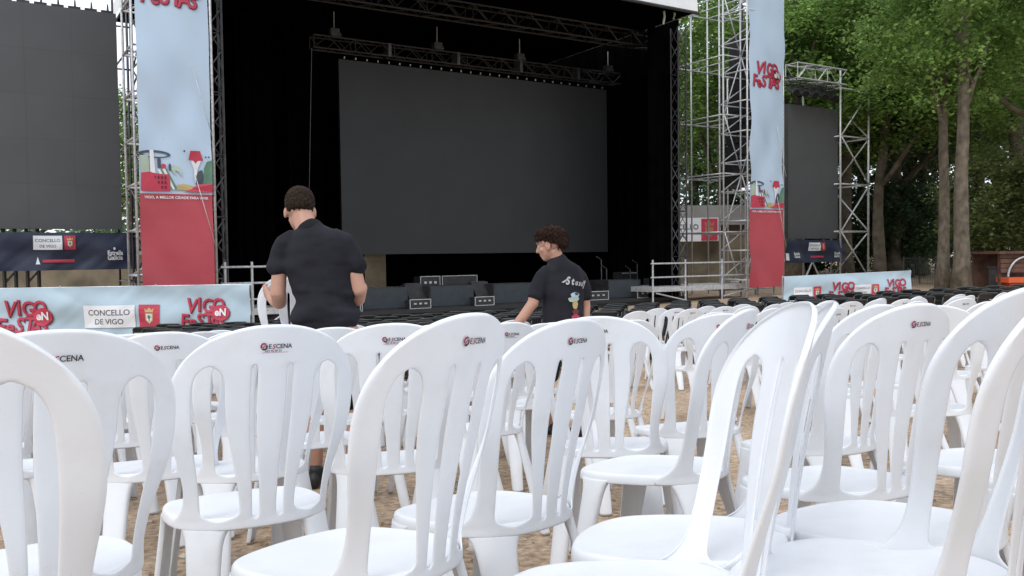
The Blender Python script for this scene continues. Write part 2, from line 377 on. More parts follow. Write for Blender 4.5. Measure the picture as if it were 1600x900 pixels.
def make_seat():
    n = 64; v = []; f = []
    prof = [(.18, -.007), (.42, -.0065), (.65, -.005), (.80, -.003), (.90, -.0005), (.955, .001)]
    ss = [-PLEN + 2 * PLEN * i / n for i in range(n)]
    cz = lambda p: .438 - .010 * sstep(.12, .23, p.y)
    v.append((0, 0, .431))
    for r, dz in prof:
        for s in ss:
            p = per(s) * r; v.append((p.x, p.y, cz(p) + dz))
    for o, z in ((-.004, .0), (-.0005, -.006), (.0005, -.016), (.001, -.027)):
        for s in ss:
            p = per(s); q = p + per_n(s) * (o - .0022)
            dip = 0
            if z < -.03: dip = -.004
            v.append((q.x, q.y, cz(p) + z + dip))
    for i in range(n): f.append((0, 1 + i, 1 + (i + 1) % n))
    for k in range(len(prof) + 3):
        a = 1 + k * n; b = a + n
        for i in range(n): f.append((a + i, a + (i + 1) % n, b + (i + 1) % n, b + i))
    me = bpy.data.meshes.new('seat'); me.from_pydata(v, [], f)
    bm = bmesh.new(); bm.from_mesh(me); bmesh.ops.recalc_face_normals(bm, faces=bm.faces); bm.to_mesh(me); bm.free()
    return bake(me, [('SOLIDIFY', dict(thickness=.004, offset=-1)), ('SUBSURF', dict(levels=1, render_levels=1))])
def make_leg(s0, foot, w0, w1, out):
    """channel section leg hanging from the skirt at arc length s0"""
    v = []; f = []; nc = 8; rows = [0, .02, .045, .09, .18, .35, .55, .78, 1]
    base = per(s0); nb = per_n(s0); foot = Vector(foot); dirn = (foot - base).normalized()
    tan = Vector((-nb.y, nb.x)); tf = Vector((-out.y, out.x)).normalized() if True else tan
    if tf.dot(per(s0 + .01) - base) < 0: tf = -tf
    for r in rows:
        z = .420 * (1 - r); w = w0 * (1 + .55 * math.exp(-r / .045)) * (1 - r) + w1 * r
        for c in range(-1, nc + 2):
            u = (max(0, min(nc, c)) / nc - .5)
            a = per(s0 + u * w) - per_n(s0 + u * w) * .0005
            b = foot + tf * (u * w * 1.0) + out.normalized() * (.014 * (1 - 4 * u * u) - .008)
            k = r ** 1.05
            p = a.lerp(b, k)
            if c in (-1, nc + 1):   # inward flanges
                p = p - (nb.lerp(out.normalized(), r)).normalized() * .014
            v.append((p.x, p.y, z))
    nx = nc + 3
    for j in range(len(rows) - 1):
        for i in range(nx - 1): f.append((j * nx + i, j * nx + i + 1, (j + 1) * nx + i + 1, (j + 1) * nx + i))
    me = bpy.data.meshes.new('leg'); me.from_pydata(v, [], f)
    bm = bmesh.new(); bm.from_mesh(me); bmesh.ops.recalc_face_normals(bm, faces=bm.faces); bm.to_mesh(me); bm.free()
    return bake(me, [('SOLIDIFY', dict(thickness=.0035, offset=0)), ('SUBSURF', dict(levels=1, render_levels=1))])
ME_BACK = make_back(); ME_SEAT = make_seat()
LEGS = [make_leg(.150, (.175, -.275), .085, .055, Vector((.45, -1))), make_leg(-.150, (-.175, -.275), .085, .055, Vector((-.45, -1))),
        make_leg(.440, (.200, .212), .075, .050, Vector((1, .75))), make_leg(-.440, (-.200, .212), .075, .050, Vector((-1, .75)))]
BP = back_pt
def logo_mesh(two_lines):
    mb = MB()
    back_pt = lambda x, z, off: BP(.004 + (x - .018) * .60, .822 + (z - .815) * .60, off)
    def put(vv, ff, cx, cz, sc_, mi, off=.0045):
        mb.add([back_pt(cx + x * sc_, cz + y * sc_, off) for x, y in vv], ff, mi)
    v1, f1 = text2d('E', 1, .02); put(v1, f1, -.012, .812, .023, 0)
    v1, f1 = text2d('S', 1, .02, shear=.2); put(v1, f1, .001, .8105, .025, 1, .0048)
    v1, f1 = text2d('CENA', 1, .02); put(v1, f1, .0145, .812, .023, 0)
    # round emblem: two interlocking half discs with a slash
    def arc(cx, cz, r, a0, a1, n=10): return [(cx + r * math.cos(R(a0 + (a1 - a0) * i / n)), cz + r * math.sin(R(a0 + (a1 - a0) * i / n))) for i in range(n + 1)]
    for a0, a1, mi, dx, dz in ((50, 215, 1, -.001, .0015), (230, 395, 0, .001, -.0015)):
        o_ = arc(-.028 + dx, .820 + dz, .0125, a0, a1); i_ = arc(-.028 + dx, .820 + dz, .006, a0, a1)
        mb.add([back_pt(x, z, .0045) for x, z in o_ + i_], [(i, i + 1, 12 + i, 11 + i) for i in range(10)], mi)
    for k in (-1, 1):
        q = [(-.038, .811 + k * .002), (-.018, .827 + k * .002), (-.018, .8295 + k * .002), (-.038, .8135 + k * .002)]
        mb.add([back_pt(x, z, .0049) for x, z in q], [(0, 1, 2, 3)], 1)
    if two_lines:
        v1, f1 = text2d('633 46 80 53', 1, .01); put(v1, f1, -.024, .7995, .0115, 0)
        q = [(-.036, .7965), (.062, .7965), (.062, .7975), (-.036, .7975)]
        mb.add([back_pt(-.036 + .098 * i / 8, z, .0045) for z in (.7962, .7974) for i in range(9)], [(i, i + 1, 10 + i, 9 + i) for i in range(8)], 1)
    me = mb.mesh('logo'); me.materials.append(M['logo_dark']); me.materials.append(M['logo_red']); return me
LOGO1 = logo_mesh(False); LOGO2 = logo_mesh(True)
for me in [ME_BACK, ME_SEAT] + LEGS: me.materials.append(M['plastic'])
def make_chair():
    root = empty('plastic_chair')
    for nme, me in [('seat', ME_SEAT), ('backrest', ME_BACK)] + [('leg', l) for l in LEGS]:
        o = bpy.data.objects.new(nme, me); COL.objects.link(o); o.parent = root
    o = bpy.data.objects.new('logo', LOGO1); COL.objects.link(o); o.parent = root
    return root
CH0 = make_chair(); used = [False]
NG = Vector((-gn_A, -gn_B, 1)).normalized()
def place_chair(x, y, yaw, label, group='white plastic chairs set out for the audience', lift=0, logo=1, tilt=None):
    o = CH0 if not used[0] else copy_tree(CH0); used[0] = True
    n_ = Vector((-(gz(x + .2, y) - gz(x - .2, y)) / .4, -(gz(x, y + .2) - gz(x, y - .2)) / .4, 1)).normalized()
    f_ = Vector((-math.sin(yaw), math.cos(yaw), 0)); f_ = (f_ - n_ * f_.dot(n_)).normalized(); r_ = f_.cross(n_)
    m = Matrix.Identity(4)
    for i in range(3): m[i][0] = r_[i]; m[i][1] = f_[i]; m[i][2] = n_[i]; m[i][3] = (x, y, gz(x, y) + lift)[i]
    if tilt: m = m @ tilt
    o.matrix_world = m
    tag(o, label, 'chair', group)
    for c in list(o.children):
        if c.name.startswith('logo'):
            if logo == 0: bpy.data.objects.remove(c)
            elif logo == 2: c.data = LOGO2
    return o
# foreground chairs, one by one: x, y, yaw, lift, logo lines, label
FG = [
 (-.695, 1.12, R(8), .030, 0, 'white plastic chair nearest the camera, its bare curved top cut by the left edge'),
 (-.905, 1.58, R(38), .004, 1, 'white chair with a logo just behind the big nearest chair at the left edge'),
 (-.665, 2.10, R(32), .002, 2, 'white chair with logo and small number line, directly before the left man'),
 (-.302, 1.563, R(60), .004, 1, 'large white chair left of centre with its broad seat pointing left'),
 (-.067, 1.99, R(50), -.012, 1, 'white chair whose logo is just below the man with the printed T-shirt'),
 (-.407, 2.765, R(14), .0, 2, 'white chair half hidden between the left man and the large centre-left chair'),
 (.355, 2.94, R(-14), .0, 1, 'white chair turned to the right behind the one below the printed T-shirt'),
 (.172, 1.275, R(89), -.002, 0, 'tall near white chair right of centre, curving up over the red banner foot'),
 (.325, 1.60, R(76), -.002, 0, 'edge-on white chair with a pointed top left of the light blue fence banner'),
 (.808, 2.16, R(30), -.009, 1, 'white chair with a logo in front of the right hand fence banner'),
 (.715, 1.61, R(38), .008, 1, 'large white chair at the right edge with its logo cut by the frame'),
 (.560, 1.30, R(52), .010, 0, 'nearest white chair on the right, its wide post crossing the bottom right corner'),
 (-.167, 3.598, R(36), .0, 2, 'white chair with number line showing between the two tallest centre chairs'),
]
FG.append(FG.pop(0))
for x, y, yw, li, lg, lb in FG: place_chair(x, y, yw, lb, lift=li, logo=lg)
# ------------------------------------------------------------------ stage
DZ = -1.42
AL, AR = hit(347, 300, -3.6)[0], hit(1066, 300, -3.6)[0]
def lacing(mb, p, q, h, r, step, dirv=None):
    """box truss between p and q with section h"""
    p = Vector(p); q = Vector(q); d = (q - p); L = d.length; d.normalize()
    s1 = d.cross(Vector((0, 0, 1))) if abs(d.z) < .9 else U.copy()
    s1.normalize(); s2 = d.cross(s1).normalized()
    cs = [s1 * a * h / 2 + s2 * b * h / 2 for a, b in ((-1, -1), (1, -1), (1, 1), (-1, 1))]
    for c in cs: mb.tube(p + c, q + c, r, 6)
    n = max(1, round(L / step))
    for k in range(4):
        a, b = cs[k], cs[(k + 1) % 4]
        for i in range(n):
            t0 = p + d * L * i / n; t1 = p + d * L * (i + 1) / n
            mb.tube(t0 + (a if i % 2 else b), t1 + (b if i % 2 else a), r * .55, 4)
            if i % 3 == 0: mb.tube(t0 + a, t0 + b, r * .55, 4)
st = rooted('concert_stage', SP(3, -3, gzs(3, -3)))
mb = MB(); sbox(mb, AL - .6, AR + .3, -3.5, 4.2, DZ - .10, DZ); child(mb, 'stage_floor', M['deck'], st)
mb = MB()
for i in range(60):      # pleated skirt
    a0 = AL - .6 + (AR - AL + .9) * i / 60; a1 = AL - .6 + (AR - AL + .9) * (i + 1) / 60; o = .03 * (i % 2)
    mb.add([SP(a0, -3.48 + o, DZ - .10), SP(a1, -3.48 + .03 - o, DZ - .10), SP(a1, -3.48 + .03 - o, gzs(a1, -3.5) - .05), SP(a0, -3.48 + o, gzs(a0, -3.5) - .05)], [(0, 1, 2, 3)])
child(mb, 'skirt', M['skirt'], st, True)
gx0, gx1 = hit(569, 420, 3.9)[0], hit(603, 420, 3.9)[0]; gzt = hit(585, 396, 3.9)[1] + .6
for nm, a0, a1, z0 in (('back_curtain', AL - .4, gx0, DZ), ('back_curtain', gx1, AR, DZ), ('back_curtain', gx0, gx1, gzt)):
    mb = MB(); n = max(2, int((a1 - a0) / .12))
    for i in range(n):
        f0, f1 = a0 + (a1 - a0) * i / n, a0 + (a1 - a0) * (i + 1) / n
        b0, b1 = 3.9 + .05 * math.sin(i * 1.9) + .03 * math.sin(i * .7), 3.9 + .05 * math.sin((i + 1) * 1.9) + .03 * math.sin((i + 1) * .7)
        mb.add([SP(f0, b0, z0), SP(f1, b1, z0), SP(f1, b1, 8.6), SP(f0, b0, 8.6)], [(0, 1, 2, 3)])
    child(mb, nm, M['black_cloth'], st, True)
for a in (AL - .45, AR + .05):
    mb = MB(); n = 50
    for i in range(n):
        b0 = -3.4 + 7.4 * i / n; b1 = -3.4 + 7.4 * (i + 1) / n
        mb.add([SP(a + .05 * math.sin(i * 1.7), b0, DZ), SP(a + .05 * math.sin(i * 1.7 + 1.7), b1, DZ), SP(a + .05 * math.sin(i * 1.7 + 1.7), b1, 8.6), SP(a + .05 * math.sin(i * 1.7), b0, 8.6)], [(0, 1, 2, 3)])
    child(mb, 'side_curtain', M['black_cloth'], st, True)
for a0, a1 in ((AL - .75, AL + .02), (AR - 1.2, AR + .14)):      # front returns
    mb = MB(); n = 12
    for i in range(n):
        f0, f1 = a0 + (a1 - a0) * i / n, a0 + (a1 - a0) * (i + 1) / n
        mb.add([SP(f0, -3.3 + .03 * math.sin(i * 2.), DZ), SP(f1, -3.3 + .03 * math.sin(i * 2. + 2.), DZ), SP(f1, -3.3 + .03 * math.sin(i * 2. + 2.), 8.6), SP(f0, -3.3 + .03 * math.sin(i * 2.), 8.6)], [(0, 1, 2, 3)])
    child(mb, 'front_drape', M['black_cloth'], st, True)
# inner masking legs
for px in (372, 452, 1000):
    a, _ = hit(px, 300, 1.4); mb = MB(); n = 10
    for i in range(n):
        f0, f1 = a + 1.1 * i / n, a + 1.1 * (i + 1) / n
        mb.add([SP(f0, 1.4 + .05 * math.sin(i * 2.), DZ), SP(f1, 1.4 + .05 * math.sin(i * 2. + 2.), DZ), SP(f1, 1.4 + .05 * math.sin(i * 2. + 2.), 8.3), SP(f0, 1.4 + .05 * math.sin(i * 2.), 8.3)], [(0, 1, 2, 3)])
    child(mb, 'masking_drape', M['black_cloth'], st, True)
# roof: black lining, white tarpaulin lid with a front fascia
ra0, ra1 = AL - 1.2, hit(1089, 20, -5.2)[0]; rz = hit(1089, 20, -5.2)[1]
mb = MB(); sbox(mb, ra0 + .1, ra1 - .1, -5.1, 4.4, rz - .02, rz + .06); child(mb, 'roof_lining', M['black_cloth'], st)
mb = MB()
n = 14
for i in range(n):
    a0 = ra0 + (ra1 - ra0) * i / n; a1 = ra0 + (ra1 - ra0) * (i + 1) / n
    h = lambda a: rz + .45 + 1.2 * (1 - ((a - (ra0 + ra1) / 2) / ((ra1 - ra0) / 2)) ** 2)
    mb.add([SP(a0, -5.25, rz), SP(a1, -5.25, rz), SP(a1, -5.2, h(a1)), SP(a0, -5.2, h(a0)), SP(a1, 4.6, h(a1)), SP(a0, 4.6, h(a0))], [(0, 1, 2, 3), (3, 2, 4, 5)])
mb.add([SP(ra1, -5.25, rz), SP(ra1, 4.6, rz), SP(ra1, 4.6, rz + .45), SP(ra1, -5.2, rz + .45)], [(0, 1, 2, 3)])
mb.add([SP(ra0, -5.25, rz), SP(ra0, 4.6, rz), SP(ra0, 4.6, rz + .45), SP(ra0, -5.2, rz + .45)], [(0, 1, 2, 3)])
child(mb, 'roof_tarpaulin', M['roof_white'], st)
mb = MB(); mb.tube(SP(ra0, -5.27, rz - .03), SP(ra1, -5.27, rz - .03), .05, 8); child(mb, 'roof_beam', M['black_metal'], st)
for px, y0, y1 in ((1037, 12, 38), (1053, 15, 30)):
    a, z1 = hit(px, y0, -4.9); _, z0 = hit(px, y1, -4.9); mb = MB(); mb.path([SP(a, -4.9, z1), SP(a + .03, -4.9, (z0 + z1) / 2), SP(a - .02, -4.9, z0)], .035, 5); child(mb, 'loose_strap', M['pale_ink'], st)
# roof trusses inside
for (x0, y0, x1, y1, b) in ((560, -2, 1068, 74, -2.6), (690, -20, 1066, 52, 1.5)):
    a0, z0 = hit(x0, y0, b); a1, z1 = hit(x1, y1, b); z = (z0 + z1) / 2
    mb = MB(); lacing(mb, SP(AL, b, z1), SP(AR, b, z1), .45, .035, .5); child(mb, 'roof_truss', M['black_paint'], st)
for b in (-3.55,):
    for a in (AL - .12, AR - .1):
        mb = MB(); lacing(mb, SP(a, b, gzs(a, b)), SP(a, b, rz), .34, .03, .5); child(mb, 'tower_truss', M['dark_metal' if a < 0 else 'black_metal'], st)
tag(st, 'large black concert stage with dark drapes and a white roof edge', 'stage')

# ------------------------------------------------------------------ screens
def screen(x0, y0, x1, yb0, b, depth, label, led='led', name='led_screen', x0_override=None, group=None):
    a0, z1 = hit(x0, y0, b); a1, _ = hit(x1, 200, b); _, z0 = hit(x0, yb0, b)
    if x0_override: a0 = x0_override
    r = rooted(name, SP((a0 + a1) / 2, b, z0))
    mb = MB(); sbox(mb, a0, a1, b, b + depth, z0, z1); child(mb, 'cabinet', M['black_metal'], r)
    # face: tiles with hair-thin joints
    mb = MB(); nx = max(1, round((a1 - a0) / 1.0)); nz_ = max(1, round((z1 - z0) / 1.0)); g = .0015
    for i in range(nx):
        for j in range(nz_):
            A0, A1 = a0 + (a1 - a0) * i / nx + g, a0 + (a1 - a0) * (i + 1) / nx - g; Z0, Z1 = z0 + (z1 - z0) * j / nz_ + g, z0 + (z1 - z0) * (j + 1) / nz_ - g
            o = rng.uniform(0, .003)
            mb.add([SP(A0, b - .006 - o, Z0), SP(A1, b - .006 - o, Z0), SP(A1, b - .006 - o, Z1), SP(A0, b - .006 - o, Z1)], [(0, 1, 2, 3)])
    child(mb, 'display', M[led], r)
    tag(r, label, 'screen', group); return a0, a1, z0, z1, r
a0, a1, z0, z1, r = screen(529, 92, 948, 398, 0, .12, 'wide dark LED screen hanging in the middle of the stage', led='led_shaded')
mb = MB()
for i in range(28):
    a = a0 + (a1 - a0) * (i + .5) / 28; sbox(mb, a - .015, a + .015, -.02, .03, z1 + .03, z1 + .09)
child(mb, 'hanging_bracket', M['galv'], r)
# truss that carries it, on four chain hoists
ta0, tz0 = hit(487, 64, -.2); ta1, tz1 = hit(981, 128, -.2); tz = (tz0 + tz1) / 2
tr = rooted('lighting_truss', SP((ta0 + ta1) / 2, -.2, tz)); mb = MB(); lacing(mb, SP(ta0, -.2, tz), SP(ta1, -.2, tz), .36, .026, .42); child(mb, 'truss_frame', M['black_metal'], tr)
mb = MB()
for i in (1, 2, 3, 4):
    mb = MB(); a = ta0 + (ta1 - ta0) * i / 5; sbox(mb, a - .05, a + .05, -.42, -.02, tz - .2, tz + .2)
    child(mb, 'coupler', M['dark_metal'], tr)
tag(tr, 'long black box truss hanging above the middle screen', 'truss')
for px, yy, nm in ((522, 48, 'leftmost chain hoist, hanging over the left end of the screen truss'), (683, 70, 'second chain hoist from the left on the screen truss'), (812, 90, 'third chain hoist from the left on the screen truss'), (950, 110, 'rightmost chain hoist on the screen truss')):
    a, _ = hit(px, yy, -.2); h = rooted('chain_hoist', SP(a, -.2, tz + .25))
    mb = MB(); sbox(mb, a - .14, a + .14, -.30, -.08, tz + .26, tz + .46); mb.tube(SP(a - .1, -.2, tz + .30), SP(a + .2, -.2, tz + .30), .09, 8); child(mb, 'motor', M['dark_metal'], h)
    mb = MB(); mb.tube(SP(a, -.2, tz + .18), SP(a, -.2, tz + .27), .03, 6); child(mb, 'hook', M['alu'], h)
    mb = MB(); mb.tube(SP(a, -.2, tz + .46), SP(a, -.2, rz - .1), .016, 6); child(mb, 'chain', M['galv'], h)
    tag(h, nm, 'hoist', 'chain hoists on the screen truss')
for px0, y0, px1, y1, nm, r_ in ((487, 75, 481, 420, 'thin cable hanging straight from the left end of the truss', .012), (974, 147, 977, 416, 'thin cable hanging straight from the right end of the truss', .014), (975, 150, 1008, 320, 'cable slanting down to the right from the truss end', .014)):
    A = hit(px0, y0, -.3); B = hit(px1, y1, -.3); mb = MB(); mb.path([SP(A[0] + (B[0] - A[0]) * t / 6, -.3, A[1] + (B[1] - A[1]) * t / 6) for t in range(7)], r_, 5)
    tag(mb.build('cable', M['dark_metal']), nm, 'cable')
# side screens
ls = screen(184, 22, 186.5, 358, -1, .25, 'big grey LED screen cut by the left edge', x0_override=hit(186, 22, -1)[0] - 5.2)
mb = MB()
for i in range(14):
    a = ls[0] + (ls[1] - ls[0]) * (i + .5) / 14; mb.tube(SP(a, -.95, ls[3] - .02), SP(a, -.95, ls[3] + .22), .035, 5, .015)
    sbox(mb, a - .15, a + .12, -.98, -.9, ls[3], ls[3] + .06)
child(mb, 'hanging_bracket', M['black_metal'], ls[4])
rs = screen(1231, 162, 1309, 373, -1, .25, 'tall narrow grey LED screen in the right scaffold')
# ------------------------------------------------------------------ scaffolds
def scaffold(a0, a1, b0, b1, z1, step, label, group='scaffold towers', m='galv', r=.03, bays=1, brace=True, platforms=(), zt=None):
    g = gzs((a0 + a1) / 2, (b0 + b1) / 2); rt = rooted('scaffold_tower', SP((a0 + a1) / 2, (b0 + b1) / 2, g)); mt = M[m]
    As = [a0 + (a1 - a0) * i / bays for i in range(bays + 1)]
    def seg(nm, p, q, rr=r):
        mb = MB(); mb.tube(p, q, rr, 7); child(mb, nm, mt, rt, True)
    for a in As:
        for b in (b0, b1):
            seg('standard', SP(a, b, gzs(a, b)), SP(a, b, z1))
            mb = MB(); sbox(mb, a - .09, a + .09, b - .09, b + .09, gzs(a, b) - .01, gzs(a, b) + .012); child(mb, 'base_plate', mt, rt)
    z = g + .25; k = 0
    while z < z1:
        for b in (b0, b1): seg('ledger', SP(a0, b, z), SP(a1, b, z), r * .8)
        for a in As: seg('transom', SP(a, b0, z), SP(a, b1, z), r * .8)
        if brace and z + step <= z1 + .3:
            zt_ = min(z + step, z1)
            for i in range(bays):
                p, q = (As[i], As[i + 1]) if (k + i) % 2 else (As[i + 1], As[i])
                seg('brace', SP(p, b0 - .04, z), SP(q, b0 - .04, zt_), r * .75)
            seg('brace', SP(a1 + .04, b0 if k % 2 else b1, z), SP(a1 + .04, b1 if k % 2 else b0, zt_), r * .75)
        z += step; k += 1
    tag(rt, label, 'scaffold', group); return rt
sA = hit(191, 200, -.6)[0]; sB = hit(213, 200, -.6)[0]
scaffold(sA + .05, sB + .15, -1.4, .9, 8.2, 1.15, 'dark scaffold tower between the left screen and the left banner', m='dark_metal')
sA = hit(1078, 200, -2.2)[0]; sB = hit(1165, 200, -2.2)[0]
scaffold(sA + .2, sB - .1, -3.6, -1.2, 9.6, 2.0, 'tall silver scaffold tower between the stage and the right banner', bays=3)
sA = hit(1228, 200, -.5)[0]; sB = hit(1313, 200, -1.3)[0]; sC = hit(1357, 200, -1.3)[0]; zt = hit(1313, 110, -1.3)[1]
scaffold(sB, sC, -1.3, .6, zt, 2.0, 'silver scaffold tower with diagonal braces right of the right screen', r=.045)
mb = MB(); lacing(mb, SP(sA - .6, -1.3, zt - .35), SP(sB, -1.3, zt - .35), .6, .035, .65); tt = mb.build('top_truss', M['galv']); tag(tt, 'silver lattice truss across the top of the right screen', 'truss')
scaffold(sA - 1.6, sA - .55, -.6, 1.2, zt - .3, 2.0, 'narrow scaffold tower left of the right screen beside the banner', m='galv', brace=False)
# lamp bar above the right screen
for i in range(5):
    px = 1238 + i * 15; a, z = hit(px, 140 + i * 2.5, -1.2); l = rooted('stage_light', SP(a, -1.2, z))
    mb = MB(); mb.tube(SP(a - .12, -1.5, z - .18), SP(a + .05, -1.1, z + .08), .14, 10, .17); child(mb, 'lamp_body', M['black_paint'], l)
    mb = MB(); mb.path([SP(a - .22, -1.25, z), SP(a - .22, -1.25, z + .3), SP(a + .22, -1.25, z + .3), SP(a + .22, -1.25, z)], .025, 5); child(mb, 'yoke', M['black_metal'], l)
    tag(l, ['black stage lamp nearest the right banner above the right screen', 'second black lamp from the banner above the right screen', 'middle one of the five black lamps above the right screen', 'fourth black lamp from the banner above the right screen', 'black lamp nearest the scaffold above the right screen'][i], 'stage light', 'lamps above the right screen')
A = hit(1228, 128, -1.2); B = hit(1308, 145, -1.2); mb = MB(); lacing(mb, SP(A[0], -1.2, A[1] + .05), SP(B[0], -1.2, A[1] + .05), .3, .025, .35)
tag(mb.build('lighting_truss', M['black_metal']), 'short black truss holding the lamps above the right screen', 'truss')
# line arrays
def line_array(px, y0, y1, b, label, w=.75):
    a, z1 = hit(px, y0, b); _, z0 = hit(px, y1, b); r = rooted('line_array', SP(a, b, z1)); n = 14; h = (z1 - z0) / n
    for i in range(n):
        c = -.5 * (i / n) ** 2.2; z = z1 - (i + .5) * h; mb = MB(); T = SM @ Matrix.Rotation(R(-14) * (i / n) ** 1.5, 3, 'X')
        mb.box(SP(a, b - c * .9, z), (w, .5, h * .93), T); child(mb, 'speaker_box', M['black_paint'], r)
    mb = MB(); mb.tube(SP(a, b, z1), SP(a, b, z1 + 1.2), .04, 6); child(mb, 'rigging_bar', M['dark_metal'], r)
    tag(r, label, 'loudspeaker')
line_array(1160, 62, 292, -3.0, 'black curved column of hanging loudspeakers against the right banner', .8)

# ------------------------------------------------------------------ printing
def circle(cx, cy, rx, ry, n=24): return [(cx + rx * math.cos(2 * math.pi * i / n), cy + ry * math.sin(2 * math.pi * i / n)) for i in range(n)]
class Prints(list):
    def part(s, name):
        l = []; s.append((name, l)); return l
def vigo(polys, x, y, s, blob=True):
    """hand-drawn two-line festival lettering; appends (pts, faces, material, layer)"""
    polys = polys.part('festival_lettering')
    jit = [('V', 0, .02, 8, 1.15), ('I', .72, .06, 2, 1.1), ('G', 1.02, .0, 2, 1.08), ('O', 1.72, -.03, -4, 1.12)]
    jit2 = [('F', -.42, -.98, 8, 1.15), ('e', .12, -1.02, 4, 1.05), ('S', .62, -.95, 6, 1.1), ('T', 1.12, -.98, 3, 1.15), ('A', 1.55, -1.06, -4, 1.1), ('S', 2.12, -1.05, -4, 1.1)]
    for ly, (dx, dy, off, m) in enumerate(((.05, -.04, .035, 2), (0, 0, .018, 1))):
        for ch, px, py, an, sc_ in jit + jit2:
            vv, ff = text2d(ch, 1, off); ca, sa = math.cos(R(-an)), math.sin(R(-an))
            pts = [(x + s * (px + dx + sc_ * (u * ca * .95 - v * sa * 1.15)), y + s * (py + dy + sc_ * (u * sa * .95 + v * ca * 1.15))) for u, v in vv]
            polys.append((pts, ff, m, ly * 1.0 + .5))
        if blob:
            c = circle(x + s * (2.28 + dx), y + s * (-.06 + dy), s * .60, s * .52); polys.append((c, [tuple(range(24))], m, ly + 1.9))
    if blob:
        vv, ff = text2d('eN', 1, .03); polys.append(([(x + s * (1.90 + u * .62), y + s * (-.24 + v * .66)) for u, v in vv], ff, 0, 7.5))
def rect(x0, y0, x1, y1): return [(x0, y0), (x1, y0), (x1, y1), (x0, y1)]
Q = [(0, 1, 2, 3)]
def gridrect(x0, y0, x1, y1, n=10, m=5):
    return [(x0 + (x1 - x0) * i / n, y0 + (y1 - y0) * j / m) for j in range(m + 1) for i in range(n + 1)], [(j * (n + 1) + i, j * (n + 1) + i + 1, (j + 1) * (n + 1) + i + 1, (j + 1) * (n + 1) + i) for j in range(m) for i in range(n)]
def concello(polys, x, y, w, h, frame=True):
    pc = polys.part('town_crest'); polys = polys.part('town_nameplate')
    polys.append((*gridrect(x, y, x + w * .68, y + h), 0, 1)); pc.append((*gridrect(x + w * .73, y, x + w, y + h, 5, 5), 1, 1))
    for s_, yy in (('CONCELLO', .56), ('DE VIGO', .16)):
        vv, ff = text2d(s_, 1, .01, 'CENTER'); k = min(h * .36, w * .60 / (max(q[0] for q in vv) - min(q[0] for q in vv)) if s_[0] == 'C' else w * .60 / 5.9)
        polys.append(([(x + w * .34 + u * k * (1.0 if s_[0] == 'C' else 1.0) * .98, y + h * yy + v * k) for u, v in vv], ff, 3, 2))
    cx = x + w * .865; s = h
    pc.append(([(cx - .17 * s, y + .62 * s), (cx - .17 * s, y + .3 * s), (cx, y + .14 * s), (cx + .17 * s, y + .3 * s), (cx + .17 * s, y + .62 * s)], [tuple(range(5))], 4, 2))
    pc.append(([(cx - .12 * s, y + .58 * s), (cx - .12 * s, y + .32 * s), (cx, y + .2 * s), (cx + .12 * s, y + .32 * s), (cx + .12 * s, y + .58 * s)], [tuple(range(5))], 0, 3))
    pc.append((circle(cx, y + .45 * s, .07 * s, .09 * s, 10), [tuple(range(10))], 6, 4)); pc.append((rect(cx - .02 * s, y + .26 * s, cx + .02 * s, y + .4 * s), Q, 6, 4))
    pc.append(([(cx - .17 * s, y + .66 * s), (cx + .17 * s, y + .66 * s), (cx + .2 * s, y + .84 * s), (cx + .1 * s, y + .76 * s), (cx, y + .88 * s), (cx - .1 * s, y + .76 * s), (cx - .2 * s, y + .84 * s)], [(0, 1, 3, 5), (1, 2, 3), (3, 4, 5), (5, 6, 0)], 4, 2))
PR = ['white_print', 'red_ink', 'dark_red_ink', 'grey_ink', 'gold', 'dark_ink', 'green_ink', 'pale_ink', 'pvc_navy', 'orange']
def print_on(name, polys, fn, root, step=.0035):
    if isinstance(polys, Prints):
        for nm, pp in polys:
            if pp: print_on(nm, pp, fn, root, step)
        return
    mb = MB()
    for pts, ff, m, ly in polys: mb.add([fn(x, y, .006 + step * ly) for x, y in pts], ff, m)
    l = root.location; mb.v = [tuple(Vector(v) - l) for v in mb.v]
    return mb.build(name, [M[k] for k in PR], root)
